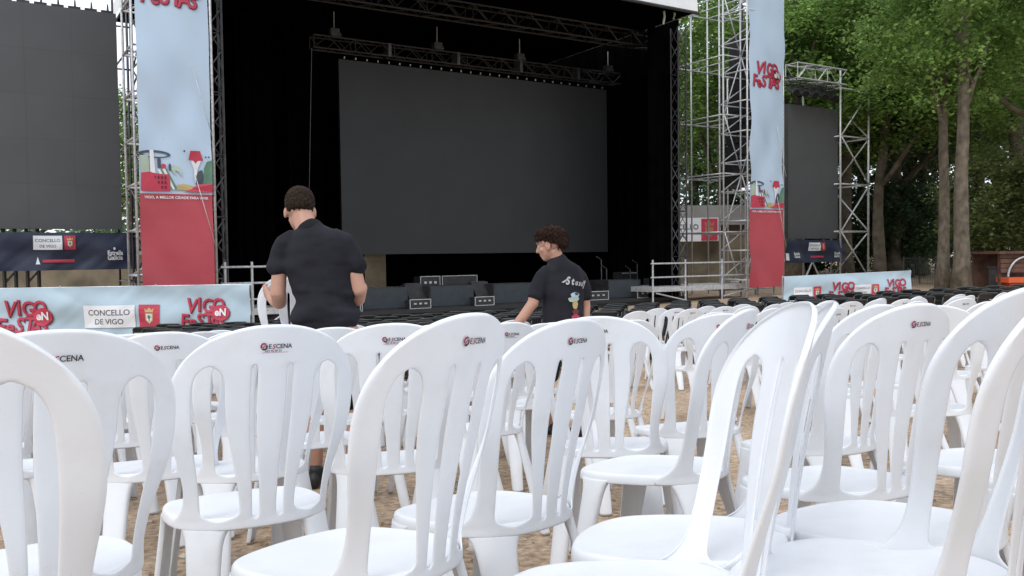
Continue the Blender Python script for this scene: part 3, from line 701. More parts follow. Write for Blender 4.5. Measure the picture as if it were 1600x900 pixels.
# ------------------------------------------------------------------ the two tall banner towers
def banner_tower(x0, x1, label):
    b = -4.6; a0 = hit(x0, 300, b)[0]; a1 = hit(x1, 300, b)[0]; w = a1 - a0; zt = 9.2; zr = 1.47
    g = gzs(a0, b); zb = g + .35
    rt = rooted('banner_tower', SP((a0 + a1) / 2, b + .6, g))
    def wav(u, z): return .05 * math.sin(u * 5 + z * .9) * math.sin(z * 1.7 + u * 2) + .02 * math.sin(z * 4 + u * 9) + .05 * noise.noise(Vector((u * 2.5, z * .8, 3)))
    def sheet(z0, z1, nm, m):
        mb = MB(); nu, nz_ = 12, max(2, int((z1 - z0) / .12)); vs_ = []
        for j in range(nz_ + 1):
            for i in range(nu + 1):
                u = i / nu; z = z0 + (z1 - z0) * j / nz_; vs_.append(SP(a0 + w * u, b + wav(u, z), z))
        mb.add(vs_, [(j * (nu + 1) + i, j * (nu + 1) + i + 1, (j + 1) * (nu + 1) + i + 1, (j + 1) * (nu + 1) + i) for j in range(nz_) for i in range(nu)]); child(mb, nm, M[m], rt, True)
    sheet(zr, zt, 'blue_sheet', 'pvc_sky'); sheet(zb, zr, 'red_sheet', 'pvc_red')
    PP = Prints(); s = w * .262; vigo(PP, w * .165, 6.0, s); P = PP.part('illustration')
    L = lambda cx, cy: (((cx / 4 - 218.5) / 115) * w, (407 - (225 + cy / 4)) / 1350 * 19.3 - .01)
    el = circle(970, 75, 102, 24); ei = circle(975, 78, 78, 13)
    P.append(([L(*p) for p in el + ei], [(i, (i + 1) % 24, 24 + (i + 1) % 24, 24 + i) for i in range(24)], 5, 1))
    pl = lambda pts, m, ly=2: P.append(([L(*p) for p in pts], [tuple(range(len(pts)))], m, ly))
    pl([(880, 85), (930, 85), (935, 190), (885, 190)], 7, 1.4)
    pl([(938, 50), (962, 50), (972, 190), (940, 190)], 0, 3); pl([(985, 95), (1006, 95), (1006, 158), (985, 158)], 5)
    pl([(985, 170), (1035, 160), (1110, 285), (1050, 292)], 0, 1.6); pl([(1000, 165), (1012, 163), (1078, 290), (1062, 290)], 6, 2); pl([(1030, 160), (1040, 160), (1108, 284), (1092, 288)], 6, 2)
    pl([(1085, 290), (1110, 258), (1150, 250), (1230, 268), (1240, 292)], 4, 2)
    pl([(1060, 150), (1080, 138), (1120, 145), (1142, 180), (1138, 212), (1120, 178), (1098, 168), (1100, 205), (1080, 178)], 7, 2)
    P.append(([L(*p) for p in circle(1022, 147, 17, 15, 12)], [tuple(range(12))], 1, 3)); P.append(([L(*p) for p in circle(1063, 152, 9, 24, 12)], [tuple(range(12))], 5, 3))
    pl([(1195, 44), (1256, 44), (1274, 102), (1240, 106), (1228, 122), (1215, 106), (1184, 100)], 1, 3)
    pl([(1198, 104), (1262, 104), (1240, 160), (1232, 240), (1222, 240), (1218, 160)], 0, 1.8)
    pl([(1225, 205), (1245, 170), (1268, 160), (1278, 200), (1272, 252), (1230, 252)], 5, 2.6)
    pl([(1276, 250), (1280, 150), (1300, 108), (1334, 98), (1334, 262), (1290, 262)], 6, 2.2)
    pl([(1150, 300), (1200, 278), (1240, 250), (1334, 248), (1334, 300)], 1, 3.2)
    pl([(885, 190), (940, 183), (965, 192), (1055, 196), (1062, 245), (1060, 300), (880, 300)], 1, 3)
    for i in range(7):
        for j in range(3): pl([(900 + i * 21, 208 + j * 30), (911 + i * 21, 208 + j * 30), (911 + i * 21, 226 + j * 30), (900 + i * 21, 226 + j * 30)], 2, 4)
    for cx, cy in ((1158, 47), (1293, 80), (1313, 80)): P.append(([L(*p) for p in circle(cx, cy, 6, 6, 8)], [tuple(range(8))], 5, 2))
    vv, ff = text2d('VIGO, A MELLOR CIDADE PARA VIVIR', 1, .02); k = w * .88 / max(v[0] for v in vv)
    PP.part('slogan').append(([(w * .06 + u * k, 1.36 + v * k) for u, v in vv], ff, 0, 2))
    print_on('print', PP, lambda x, z, o: SP(a0 + x, b + wav(x / w, z) - o - .012, z), rt)
    # scaffold that carries it
    def seg(nm, p, q, rr=.03, m='galv'):
        mb = MB(); mb.tube(p, q, rr, 7); child(mb, nm, M[m], rt, True)
    for a in (a0 - .07, a1 + .06):
        for bb in (b + .05, b + 1.3): seg('standard', SP(a, bb, gzs(a, bb)), SP(a, bb, zt + .3))
    z = g + .6
    while z < zt:
        for bb in (b + .09, b + 1.3): seg('ledger', SP(a0 - .07, bb, z), SP(a1 + .06, bb, z), .024)
        for a in (a0 - .07, a1 + .06): seg('transom', SP(a, b + .05, z), SP(a, b + 1.3, z), .024)
        seg('brace', SP(a0, b + 1.34, z), SP(a1, b + 1.34, z + 1), .022); z += 1.0
    for z in (2.6, .2): seg('guy_line', SP(a1 - .38, b - .06, z + 1.7), SP(a1 + .05, b - .08, z), .008)
    tag(rt, label, 'banner tower', 'tall printed banner towers'); return a0, a1
bl = banner_tower(218.5, 332, 'wide near banner tower, sky blue over red, between left screen and stage')
br = banner_tower(1172, 1224, 'slimmer far banner tower, blue over red, between stage and right screen')
# ------------------------------------------------------------------ sheets on fences
def sheet_banner(name, P0, P1, h, polys, m, label, cat='banner', posts=True, amp=.04, group=None, extra=None):
    """cloth sheet hung between two points (top edge), printed polys in metres from its lower left"""
    P0 = Vector(P0); P1 = Vector(P1); L = (P1 - P0).length; d = (P1 - P0).normalized(); nrm = Vector((d.y, -d.x, 0)).normalized()
    rt = rooted(name, (P0 + P1) / 2 - Vector((0, 0, h)))
    def fn(x, y, o=0.0):
        k = min(1, max(0, 1 - y / h)); u = x / L
        wv = amp * (math.sin(x * 2.3 + y * 2.0) + .6 * math.sin(x * 5.1 - y * 3.7)) * (.3 + k) + amp * .5 * math.sin(y * 9 + x)
        wv += amp * 1.5 * (abs(noise.noise(Vector((x * .9 + y * 1.3, y * .5 - x * .2, 1.7)))) + .5 * abs(noise.noise(Vector((x * 2.2 - y * 2.6, y, 5)))))
        p = P0.lerp(P1, u) - Vector((0, 0, h - y)) + nrm * (wv + o)
        p.z -= .012 * abs(math.sin(x * 2.6)) * (1 - k); return p
    nu, nv = int(L / .05), 22; mb = MB(); vs_ = [fn(L * i / nu, h * j / nv) for j in range(nv + 1) for i in range(nu + 1)]
    mb.add(vs_, [(j * (nu + 1) + i, j * (nu + 1) + i + 1, (j + 1) * (nu + 1) + i + 1, (j + 1) * (nu + 1) + i) for j in range(nv) for i in range(nu)]); child(mb, 'sheet', M[m], rt, True)
    print_on('print', polys, lambda x, y, o: fn(x, y, o + .012), rt)
    if posts:
        n = max(2, round(L / 2.2)); 
        for i in range(n + 1):
            p = P0.lerp(P1, i / n) - nrm * .08; mb = MB(); mb.tube((p.x, p.y, gz(p.x, p.y)), p + Vector((0, 0, .02)), .02, 6); child(mb, 'post', M['galv'], rt)
        mb = MB(); mb.tube(P0 - nrm * .08 - Vector((0, 0, .02)), P1 - nrm * .08 - Vector((0, 0, .02)), .02, 6); child(mb, 'top_rail', M['galv'], rt)
    tag(rt, label, cat, group); return rt
# left fence banner
D = 17.6
def fence_polys(px0, dist, items, ybase):
    return None
P0 = at(-60, 451, D); P1 = at(391, 443.5, D); LL = (P1 - P0).length; h = 1.0; k = D / F
X = lambda px: (px + 60) * k; Y = lambda py, px=200: h - (py - (450 - .018 * px)) * k
P = Prints(); vigo(P, X(290), Y(487, 300), .315); vigo(P, X(5), Y(494, 10), .35); concello(P, X(131), Y(512, 150), X(249) - X(131), .46)
sheet_banner('fence_banner', P0, P1, h, P, 'pvc', 'long pale blue fence banner with red festival lettering, left in front of the stage', group='printed sheets on the front fences')
# right fence banner
D = 26.5; k = D / F; P0 = at(1224, 432, D); P1 = at(1424, 422.5, D); h = .98
X = lambda px: (px - 1224) * k; Y = lambda py, px=1300: h - (py - (432 - .0475 * (px - 1224))) * k
P = Prints()
vigo(P, X(1299), Y(453, 1300), .27, False); vigo(P, X(1384), Y(447, 1385), .24, False); vigo(P, X(1218) + .02, Y(470, 1210), .2, False) if False else None
concello(P, X(1239), Y(466, 1250), X(1283) - X(1239), .34); concello(P, X(1334), Y(461, 1340), X(1372) - X(1334), .32)
sheet_banner('fence_banner', P0, P1, h, P, 'pvc', 'shorter pale blue fence banner with red lettering below the right screen', group='printed sheets on the front fences')
# navy sponsor sheets under the side screens
A = hit(-60, 361, -1.3); B = hit(211, 363, -1.3); h = .92
P0 = SP(A[0], -1.3, B[1]); P1 = SP(B[0], -1.3, B[1]); L = B[0] - A[0]
X = lambda px: hit(px, 390, -1.3)[0] - A[0]
P = Prints(); concello(P, X(52), .50, X(118) - X(52), .34)
PS = P.part('sponsor_lettering')
vv, ff = text2d('Estrella', 1, .03); PS.append(([(X(167) + u * .12, .36 + v * .16) for u, v in vv], ff, 0, 1)); vv, ff = text2d('Galicia', 1, .03); PS.append(([(X(167) + u * .13, .24 + v * .16) for u, v in vv], ff, 0, 1))
PS.append((circle(X(178), .52, .03, .04, 5), [tuple(range(5))], 0, 1)); P.part('red_strip').append((rect(X(66), .19, X(116), .26), Q, 1, 1)); P.part('white_mark').append(([(X(55), .15), (X(62), .15), (X(58.5), .33)], [(0, 1, 2)], 0, 1))
sheet_banner('sponsor_banner', P0, P1, h, P, 'pvc_navy', 'navy sponsor sheet with white and red plates under the left screen', posts=False, group='navy sheets under the side screens')
A = hit(1227, 375, -1.3); B = hit(1320, 375, -1.3); P0 = SP(A[0], -1.3, A[1]); P1 = SP(B[0], -1.3, A[1]); h = .92
X = lambda px: hit(px, 390, -1.3)[0] - A[0]
P = Prints(); concello(P, X(1263), .48, X(1288) - X(1263), .34)
for px in (1243, 1306):
    PS = P.part('sponsor_lettering'); vv, ff = text2d('Estrella', 1, .03); PS.append(([(X(px) - .2 + u * .13, .32 + v * .15) for u, v in vv], ff, 0, 1)); vv, ff = text2d('Galicia', 1, .03); PS.append(([(X(px) - .2 + u * .14, .20 + v * .15) for u, v in vv], ff, 0, 1))
P.part('red_strip').append((rect(X(1266), .19, X(1287), .27), Q, 1, 1)); P.part('white_mark').append((rect(X(1227), .1, X(1231), .38), Q, 0, 1))
sheet_banner('sponsor_banner', P0, P1, h, P, 'pvc_navy', 'navy sponsor sheet hanging under the right screen', posts=False, group='navy sheets under the side screens')
# black supports under the left screen and crossed struts under the right one
for px in (16, 52):
    a = hit(px, 430, -.8)[0]; r = rooted('support_stand', SP(a, -.8, gzs(a, -.8)))
    for da in (-.12, .12): mb = MB(); mb.tube(SP(a + da, -.8, gzs(a, -.8)), SP(a + da, -.8, .85), .05, 6); child(mb, 'post', M['black_metal'], r)
    for i in range(4): mb = MB(); mb.tube(SP(a - .12, -.8, -1.6 + i * .55), SP(a + .12, -.8, -1.3 + i * .55), .03, 5); child(mb, 'strut', M['black_metal'], r)
    tag(r, 'black support post under the left screen, ' + ('nearer the frame edge' if px == 16 else 'nearer the banner tower'), 'support')
for px, d in ((1258, 1), (1281, -1)):
    a0_ = hit(px, 430, -.9)[0]; g = gzs(a0_, -.9); mb = MB(); mb.tube(SP(a0_, -.9, .3), SP(a0_ + d * 1.0, -.9, g + .2), .035, 6)
    tag(mb.build('support_strut', M['galv']), 'pale slanting strut under the right screen, leaning ' + ('right' if d > 0 else 'left'), 'strut')

# ------------------------------------------------------------------ guard rails
def rail(pts_px, b, ys, label, y0=413, low=None):
    r = rooted('guard_rail', SP(hit(pts_px[0], 430, b)[0], b, DZ))
    As = [hit(p, 430, b)[0] for p in pts_px]; zt = hit(pts_px[-1], ys[0], b)[1]
    for a in As: mb = MB(); mb.tube(SP(a, b, gzs(a, b)), SP(a, b, zt + .12), .03, 7); child(mb, 'post', M['galv'], r)
    for y in ys: z = hit(pts_px[-1], y, b)[1]; mb = MB(); mb.tube(SP(As[0] - .1, b - .03, z), SP(As[-1] + .1, b - .03, z), .026, 7); child(mb, 'rail', M['galv'], r)
    z = hit(pts_px[-1], ys[-1] + 14, b)[1]; mb = MB(); sbox(mb, As[0], As[-1], b, b + 1.6, z - .16, z); child(mb, 'platform', M['galv'], r)
    for i in (0, len(As) - 2): s = -1 if i else 1; mb = MB(); mb.tube(SP(As[i] + .1 * s if s > 0 else As[i + 1], b - .05, z - .2), SP(As[i + 1] if s > 0 else As[i], b - .05, gzs(As[i], b) + .1), .024, 6); child(mb, 'brace', M['galv'], r)
    tag(r, label, 'railing', 'scaffold guard rails beside the stage')
rail((1020, 1071, 1128, 1166), -4.0, (409, 429), 'silver guard rail with posts between the stage and the red banner foot')
rail((352, 394, 437), -4.0, (416, 441, 466), 'short silver guard rail left of the stage, beside the wide banner')

# ------------------------------------------------------------------ gear on the stage
def on_deck(px, b): return hit(px, 450, b)[0]
SUBN = ['leftmost', 'second', 'middle', 'fourth', 'rightmost']
for i, (x0, x1, b) in enumerate(((566, 637, -2.9), (671, 740, -2.9), (770, 840, -2.9), (950, 1001, -2.9), (1027, 1045, -2.9))):
    A0, A1 = on_deck(x0, b), on_deck(x1, b); r = rooted('floor_speaker', SP((A0 + A1) / 2, b, DZ)); hh = .60
    mb = MB(); sbox(mb, A0, A1, b, b + .7, DZ, DZ + hh); child(mb, 'cabinet', M['black_metal'], r)
    mb = MB(); sbox(mb, A0 + .03, A1 - .03, b - .02, b - .001, DZ + .03, DZ + hh - .03); child(mb, 'grille', M['sub'], r)
    mb = MB()
    for aa in (A0 + .02, A1 - .02): sbox(mb, aa - .02, aa + .02, b + .2, b + .4, DZ + .38, DZ + .44)
    child(mb, 'handle', M['dark_metal'], r)
    tag(r, SUBN[i] + ' blue-grey speaker cabinet along the front of the stage floor', 'loudspeaker', 'speaker cabinets on the stage edge')
def case(px0, px1, b, h, name, label, dz=0.0, d=.5, group=None, knobs=True):
    A0, A1 = on_deck(px0, b), on_deck(px1, b); z = DZ + dz; r = rooted(name, SP((A0 + A1) / 2, b, z)); e = .018
    mb = MB(); sbox(mb, A0 + e, A1 - e, b + .004, b + d, z + e, z + h - e); child(mb, 'shell', M['black_metal'], r)
    mb = MB()
    for zz in (z + e / 2, z + h - e / 2): sbox(mb, A0, A1, b - .004, b + .02, zz - e / 2, zz + e / 2)
    for aa in (A0 + e / 2, A1 - e / 2): sbox(mb, aa - e / 2, aa + e / 2, b - .007, b + .018, z, z + h)
    child(mb, 'metal_edge', M['galv'], r)
    if knobs:
        mb = MB(); n = 3
        for i in range(n): a = A0 + (A1 - A0) * (i + 1) / (n + 1); sbox(mb, a - .04, a + .04, b - .012, b + .003, z + h * .45, z + h * .62)
        child(mb, 'latch', M['alu'], r)
    tag(r, label, 'flight case', group)
CASE = 'flight cases standing on the stage'
case(640, 673, -3.25, .26, 'flight_case', 'low metal-edged case by the leftmost speaker cabinet', group=CASE)
case(742, 772, -3.25, .26, 'flight_case', 'low metal-edged case between second and middle speaker cabinets', group=CASE)
case(918, 951, -3.25, .28, 'flight_case', 'low metal-edged case just right of the man with printed shirt', group=CASE)
case(996, 1028, -3.25, .28, 'flight_case', 'low metal-edged case between the two rightmost speaker cabinets', group=CASE)
case(562, 566, -3.25, .26, 'flight_case', 'narrow case edge peeking out beside the left man', group=CASE, knobs=False)
for px0, px1, lb in ((640, 668, 'black wedge monitor above the case right of the left man'), (745, 771, 'black wedge monitor in the middle of the stage edge')):
    A0, A1 = on_deck(px0, -2.7), on_deck(px1, -2.7); r = rooted('stage_monitor', SP(A0, -2.7, DZ)); mb = MB()
    pr = [(-2.7, DZ), (-2.1, DZ), (-2.1, DZ + .62), (-2.35, DZ + .66), (-2.7, DZ + .22)]
    mb.add([SP(a, b_, z_) for a in (A0, A1) for b_, z_ in pr], [(0, 1, 2, 3, 4), (9, 8, 7, 6, 5)] + [(i, (i + 1) % 5, 5 + (i + 1) % 5, 5 + i) for i in range(5)]); child(mb, 'cabinet', M['black_metal'], r)
    mb = MB(); sbox(mb, A0 + .05, A1 - .05, -2.33, -2.12, DZ + .665, DZ + .675); child(mb, 'connector_plate', M['dark_metal'], r)
    tag(r, lb, 'loudspeaker')
case(657, 688, -1.2, .42, 'amplifier_rack', 'smaller black amplifier rack below the middle screen', dz=.42, knobs=True)
case(691, 746, -1.2, .42, 'amplifier_rack', 'wide black amplifier rack below the middle screen', dz=.42, knobs=False)
mb = MB(); sbox(mb, on_deck(650, -1.15), on_deck(752, -1.15), -1.15, -.5, DZ, DZ + .41); tag(mb.build('riser', M['black_cloth']), 'black riser carrying the two amplifier racks', 'riser')
# small clutter right of the screen: stands, boxes
for i, px in enumerate((940, 948, 985, 996)):
    a = on_deck(px, -1.8); r = rooted('microphone_stand', SP(a, -1.8, DZ)); hh = (1.25, .95, .9, 1.1)[i]
    mb = MB(); mb.tube(SP(a, -1.8, DZ), SP(a, -1.8, DZ + hh), .02, 6); child(mb, 'pole', M['dark_metal'], r)
    mb = MB()
    for t in range(3): mb.tube(SP(a, -1.8, DZ + .15), SP(a + .25 * math.cos(t * 2.1), -1.8 + .25 * math.sin(t * 2.1), DZ + .01), .015, 5)
    child(mb, 'tripod', M['dark_metal'], r); mb = MB(); mb.tube(SP(a, -1.8, DZ + hh), SP(a - .25, -1.85, DZ + hh + .12), .022, 6); child(mb, 'boom', M['dark_metal'], r)
    tag(r, ['tallest', 'second', 'shortest', 'rightmost'][i] + ' microphone stand in the dark right half of the stage', 'stand', 'stands on the stage')
for i, (px0, px1, hh) in enumerate(((930, 946, .55), (972, 990, .8), (990, 1004, .8))):
    A0, A1 = on_deck(px0, -1.2), on_deck(px1, -1.2); r = rooted('equipment_crate', SP(A0, -1.2, DZ)); mb = MB(); sbox(mb, A0, A1, -1.2, -.7, DZ, DZ + hh); child(mb, 'shell', M['black_metal'], r)
    mb = MB(); sbox(mb, A0, A1, -1.22, -1.201, DZ + hh - .05, DZ + hh - .02); sbox(mb, (A0 + A1) / 2 - .06, (A0 + A1) / 2 + .06, -1.22, -1.201, DZ + hh * .4, DZ + hh * .5); child(mb, 'fitting', M['galv'], r)
    tag(r, ['low', 'left tall', 'right tall'][i] + ' dark crate at the back right of the stage', 'crate', 'dark crates on the stage')
# ------------------------------------------------------------------ people
def loft(rows, n=20, cap=True):
    """rows: (center, rx, ry, xdir) -> MB with round-ish caps"""
    mb = MB(); vs_ = []; P_ = [(Vector(c), rx, ry, Vector(xd)) for c, rx, ry, xd in rows]
    if cap:
        c, rx, ry, xd = P_[0]; d = (P_[0][0] - P_[1][0]).normalized(); r = min(rx, ry)
        P_ = [(c + d * r * .55, rx * .45, ry * .45, xd), (c + d * r * .3, rx * .8, ry * .8, xd)] + P_
        c, rx, ry, xd = P_[-1]; d = (P_[-1][0] - P_[-2][0]).normalized(); r = min(rx, ry)
        P_ = P_ + [(c + d * r * .3, rx * .8, ry * .8, xd), (c + d * r * .55, rx * .45, ry * .45, xd)]
    for i, (c, rx, ry, xd) in enumerate(P_):
        a = P_[max(i - 1, 0)][0]; b = P_[min(i + 1, len(P_) - 1)][0]; d = (b - a).normalized()
        x = (xd - d * xd.dot(d)).normalized(); y = d.cross(x)
        for k in range(n):
            t = 2 * math.pi * k / n; vs_.append(c + x * math.cos(t) * rx + y * math.sin(t) * ry)
    fs = [(i * n + k, i * n + (k + 1) % n, (i + 1) * n + (k + 1) % n, (i + 1) * n + k) for i in range(len(P_) - 1) for k in range(n)]
    m = (len(P_) - 1) * n; fs += [tuple(range(n - 1, -1, -1)), tuple(range(m, m + n))]
    mb.add(vs_, fs); return mb
def ell(mb, c, r, rot=None, n=14):
    vs_ = []; c = Vector(c)
    for j in range(n + 1):
        ph = math.pi * j / n
        for k in range(n * 2):
            t = math.pi * k / n; p = Vector((r[0] * math.sin(ph) * math.cos(t), r[1] * math.sin(ph) * math.sin(t), r[2] * math.cos(ph)))
            vs_.append(c + (rot @ p if rot else p))
    m = n * 2
    mb.add(vs_, [(j * m + k, j * m + (k + 1) % m, (j + 1) * m + (k + 1) % m, (j + 1) * m + k) for j in range(n) for k in range(m)])
def merge(a, b): a.add(b.v, b.f)
XD = (1, 0, 0)
def limb(mb, pts, rad, xd=XD): merge(mb, loft([(p, r, r if not isinstance(r, tuple) else r, xd) if not isinstance(r, tuple) else (p, r[0], r[1], xd) for p, r in zip(pts, rad)], 14))
def hand(mb, wrist, palm, tips_dir, side, curl, k=1.0):
    """palm + four unequal bent fingers + thumb; palm: direction to knuckles, side: across the knuckles (towards thumb), curl: direction fingers bend"""
    w = Vector(wrist); p = Vector(palm).normalized(); s = Vector(side).normalized(); c = Vector(curl).normalized()
    kn = w + p * .085 * k
    merge(mb, loft([(w, .026 * k, .019 * k, s), (w + p * .04 * k, .036 * k, .017 * k, s), (kn, .040 * k, .014 * k, s)], 14))
    for i, (off, L) in enumerate(((.030, .070), (.010, .078), (-.011, .072), (-.031, .056))):
        a = kn + s * off * k - p * .01; b = a + (p * .9 + c * .35).normalized() * L * .5 * k; d = b + (p * .35 + c * .9).normalized() * L * .3 * k; e = d + (p * -.2 + c).normalized() * L * .25 * k
        limb(mb, [a, b, d, e], [.0095 * k, .0088 * k, .008 * k, .007 * k])
    a = w + p * .025 * k + s * .022 * k; b = a + (s * .75 + p * .6).normalized() * .04 * k; d = b + (p * .8 + c * .5 + s * .1).normalized() * .032 * k
    limb(mb, [a, b, d], [.013 * k, .0105 * k, .009 * k])
def head(mb, c, M3, k=1.0):
    """M3: columns right, forward (face), up"""
    T = lambda x, y, z: Vector(c) + M3 @ (Vector((x, y, z)) * k)
    ell(mb, T(0, -.012, .030), (.077 * k, .096 * k, .088 * k), M3)
    ell(mb, T(0, .025, -.020), (.062 * k, .068 * k, .085 * k), M3)
    ell(mb, T(0, .048, -.075), (.038 * k, .038 * k, .032 * k), M3)
    limb(mb, [T(0, .088, .018), T(0, .100, -.008), T(0, .107, -.026)], [.010 * k, .012 * k, .015 * k])
    ell(mb, T(0, .086, .036), (.052 * k, .016 * k, .010 * k), M3)
    ell(mb, T(0, .086, -.050), (.024 * k, .011 * k, .006 * k), M3); ell(mb, T(0, .084, -.061), (.020 * k, .011 * k, .007 * k), M3)
    for s in (-1, 1):
        ell(mb, T(s * .079, .004, -.006), (.010 * k, .021 * k, .033 * k), M3); ell(mb, T(s * .045, .058, -.022), (.02 * k, .02 * k, .018 * k), M3)
    return T
def remesh(mb, name, vox, smooth_it=6, disp=None):
    me = bpy.data.meshes.new(name); me.from_pydata(mb.v, [], mb.f)
    bm = bmesh.new(); bm.from_mesh(me); bmesh.ops.recalc_face_normals(bm, faces=bm.faces); bm.to_mesh(me); bm.free()
    mods = [('REMESH', dict(mode='VOXEL', voxel_size=vox)), ('SMOOTH', dict(iterations=smooth_it, factor=.5))]
    r = bake(me, mods)
    if disp:
        nrm = [v.normal.copy() for v in r.vertices]
        for v, nn in zip(r.vertices, nrm): v.co += nn * disp(v.co)
        r.update()
    return r
def locks(me, c, n, L, curl, seed):
    """small tapered tufts of hair rooted on the scalp mesh"""
    r = random.Random(seed); bm = bmesh.new(); bm.from_mesh(me); bm.verts.ensure_lookup_table(); src = [(v.co.copy(), v.normal.copy()) for v in bm.verts if v.co.z > c.z - .06]
    for i in range(n):
        p, nn = r.choice(src); d = (nn + Vector((r.gauss(0, .4), r.gauss(0, .4), r.gauss(0, .3) - .35))).normalized(); s = d.orthogonal().normalized(); w = .0042
        prev = None; q = p - nn * .004
        for k in range(4):
            rad = w * (1 - k / 3.4); ring = [bm.verts.new(q + s * rad * math.cos(t * 2.094) + d.cross(s) * rad * math.sin(t * 2.094)) for t in range(3)]
            if prev:
                for t in range(3): bm.faces.new((prev[t], prev[(t + 1) % 3], ring[(t + 1) % 3], ring[t]))
            prev = ring; d = (d + s * curl * r.uniform(-.8, .8) + Vector((0, 0, -.35))).normalized(); q = q + d * L / 3
    for f in bm.faces: f.smooth = True
    bm.to_mesh(me); bm.free()
def person(origin, label, build):
    rt = empty('person', origin); tag(rt, label, 'person'); build(rt); return rt
def wrinkle(co):
    z = co.z; a = noise.noise(Vector((co.x * 5, co.y * 5, z * 13))) * .007 + noise.noise(Vector((co.x * 11 + 3, co.y * 11, z * 24))) * .0035
    k = 2.4 if z < 1.08 else 1.3
    a += .006 * math.sin(34 * (z + .35 * abs(co.x)) + 5 * noise.noise(co * 4)) * (1 - sstep(.95, 1.15, z))
    return a * k - .001
def man_left(rt):
    b = MB(); mid = lambda *a: Vector(a)
    # legs: striding on the spot, left foot a little ahead
    limb(b, [(-.055, 0, .86), (-.06, .03, .62), (-.045, .02, .45), (-.04, -.02, .30), (-.035, -.03, .10), (-.035, -.02, .05)], [.092, .075, .056, .056, .036, .036])
    limb(b, [(.125, 0, .86), (.15, -.02, .62), (.165, .0, .45), (.18, -.03, .30), (.19, -.06, .10), (.19, -.06, .05)], [.092, .075, .056, .056, .036, .036])
    for fx, fy in ((-.035, -.02), (.19, -.06)): limb(b, [(fx, fy - .03, .035), (fx, fy + .08, .04), (fx, fy + .16, .025)], [.034, .034, .026])
    merge(b, loft([((.03, 0, .84), .165, .11, XD), ((.03, 0, .98), .148, .10, XD), ((.02, .0, 1.12), .15, .10, XD), ((-.01, .0, 1.26), .148, .09, XD), ((-.03, .0, 1.33), .135, .07, XD), ((-.045, .01, 1.40), .08, .06, XD)]))
    limb(b, [(-.05, .0, 1.37), (-.07, .02, 1.43), (-.095, .045, 1.50)], [.064, .060, .058])
    # arms
    limb(b, [(-.160, .005, 1.32), (-.214, .0, 1.22), (-.226, -.01, 1.06)], [.036, .041, .043]); limb(b, [(-.222, -.01, 1.07), (-.235, .05, 1.02), (-.285, .14, 1.02), (-.325, .20, 1.04)], [.043, .042, .032, .026])
    hand(b, (-.325, .20, 1.04), (-.35, .65, .12), 0, (-.35, 0, .9), (.8, .3, -.2), 1.2)
    limb(b, [(.115, .0, 1.32), (.185, -.01, 1.24), (.220, -.01, 1.07)], [.042, .045, .042]); limb(b, [(.225, -.01, 1.10), (.20, .06, 1.03), (.13, .17, 1.02), (.08, .23, 1.03)], [.042, .041, .031, .026])
    hand(b, (.08, .23, 1.03), (-.5, .7, .1), 0, (.2, .2, .9), (-.8, .1, -.2), 1.0)
    Rm = Matrix.Rotation(R(12), 3, 'Z') @ Matrix.Rotation(R(-26), 3, 'X')
    T = head(b, (-.115, .075, 1.520), Rm, 1.0)
    mesh_obj('body', remesh(b, 'body', .006, 4), M['skin'], rt)
    # hair: short, faded nape
    h = MB(); ell(h, T(0, -.018, .052), (.0835, .101, .086), Rm, 18); ell(h, T(0, -.04, .018), (.078, .078, .058), Rm, 16); ell(h, T(0, .06, .10), (.06, .05, .03), Rm)
    hr = remesh(h, 'hair', .006, 2, lambda c: noise.noise(c * 60) * .004); locks(hr, T(0, 0, .03), 450, .010, .15, 4)
    mesh_obj('hair', hr, M['hair'], rt)
    for s in (-1, 1):
        e = MB(); ell(e, T(s * .032, .080, .012), (.010, .006, .007), Rm, 8); mesh_obj('eye', e.mesh('eye', True), M['eye'], rt)
    # T-shirt
    t = MB()
    merge(t, loft([((.035, .0, .80), .182, .128, XD), ((.035, 0, .90), .178, .122, XD), ((.03, -.0, 1.0), .174, .118, XD), ((.025, .0, 1.12), .178, .118, XD), ((-.005, .0, 1.25), .188, .116, XD), ((-.025, .0, 1.335), .176, .098, XD), ((-.038, .004, 1.385), .130, .082, XD), ((-.05, .01, 1.425), .082, .070, XD)], 26))
    limb(t, [(-.13, .0, 1.375), (-.185, .0, 1.345), (-.218, -.0, 1.26), (-.230, -.004, 1.20)], [.050, .056, .058, .060]); limb(t, [(.08, .0, 1.38), (.145, .0, 1.35), (.192, -.008, 1.26), (.213, -.01, 1.20)], [.050, .056, .058, .058])
    mesh_obj('t_shirt', remesh(t, 't_shirt', .008, 5, wrinkle), M['tee'], rt)
    c = MB(); merge(c, loft([((-.048, .012, 1.415), .082, .072, XD), ((-.056, .014, 1.436), .072, .067, XD)], 24)); mesh_obj('collar', remesh(c, 'collar', .006, 3), M['shorts'], rt)
    s = MB(); merge(s, loft([((.035, 0, .90), .160, .115, XD), ((.035, 0, .80), .175, .122, XD)]))
    limb(s, [(-.05, 0, .84), (-.062, .02, .66), (-.055, .02, .47)], [.10, .095, .088]); limb(s, [(.122, 0, .84), (.148, -.01, .66), (.162, .0, .47)], [.10, .095, .088])
    mesh_obj('shorts', remesh(s, 'shorts', .009, 5, lambda c: noise.noise(c * 9) * .006), M['shorts'], rt)
    for fx, fy in ((-.035, -.02), (.19, -.06)):
        q = MB(); merge(q, loft([((fx, fy - .07, .045), .034, .040, XD), ((fx, fy, .05), .040, .046, XD), ((fx, fy + .10, .040), .046, .036, XD), ((fx, fy + .18, .03), .040, .026, XD)], 18)); limb(q, [(fx, fy - .02, .06), (fx, fy - .02, .11)], [.044, .046])
        so = mesh_obj('shoe', remesh(q, 'shoe', .007, 3), M['shoe'], rt)
px = 500; d = 4.75; p = at(px, 500, d); origin = Vector((p.x, p.y, gz(p.x, p.y)))
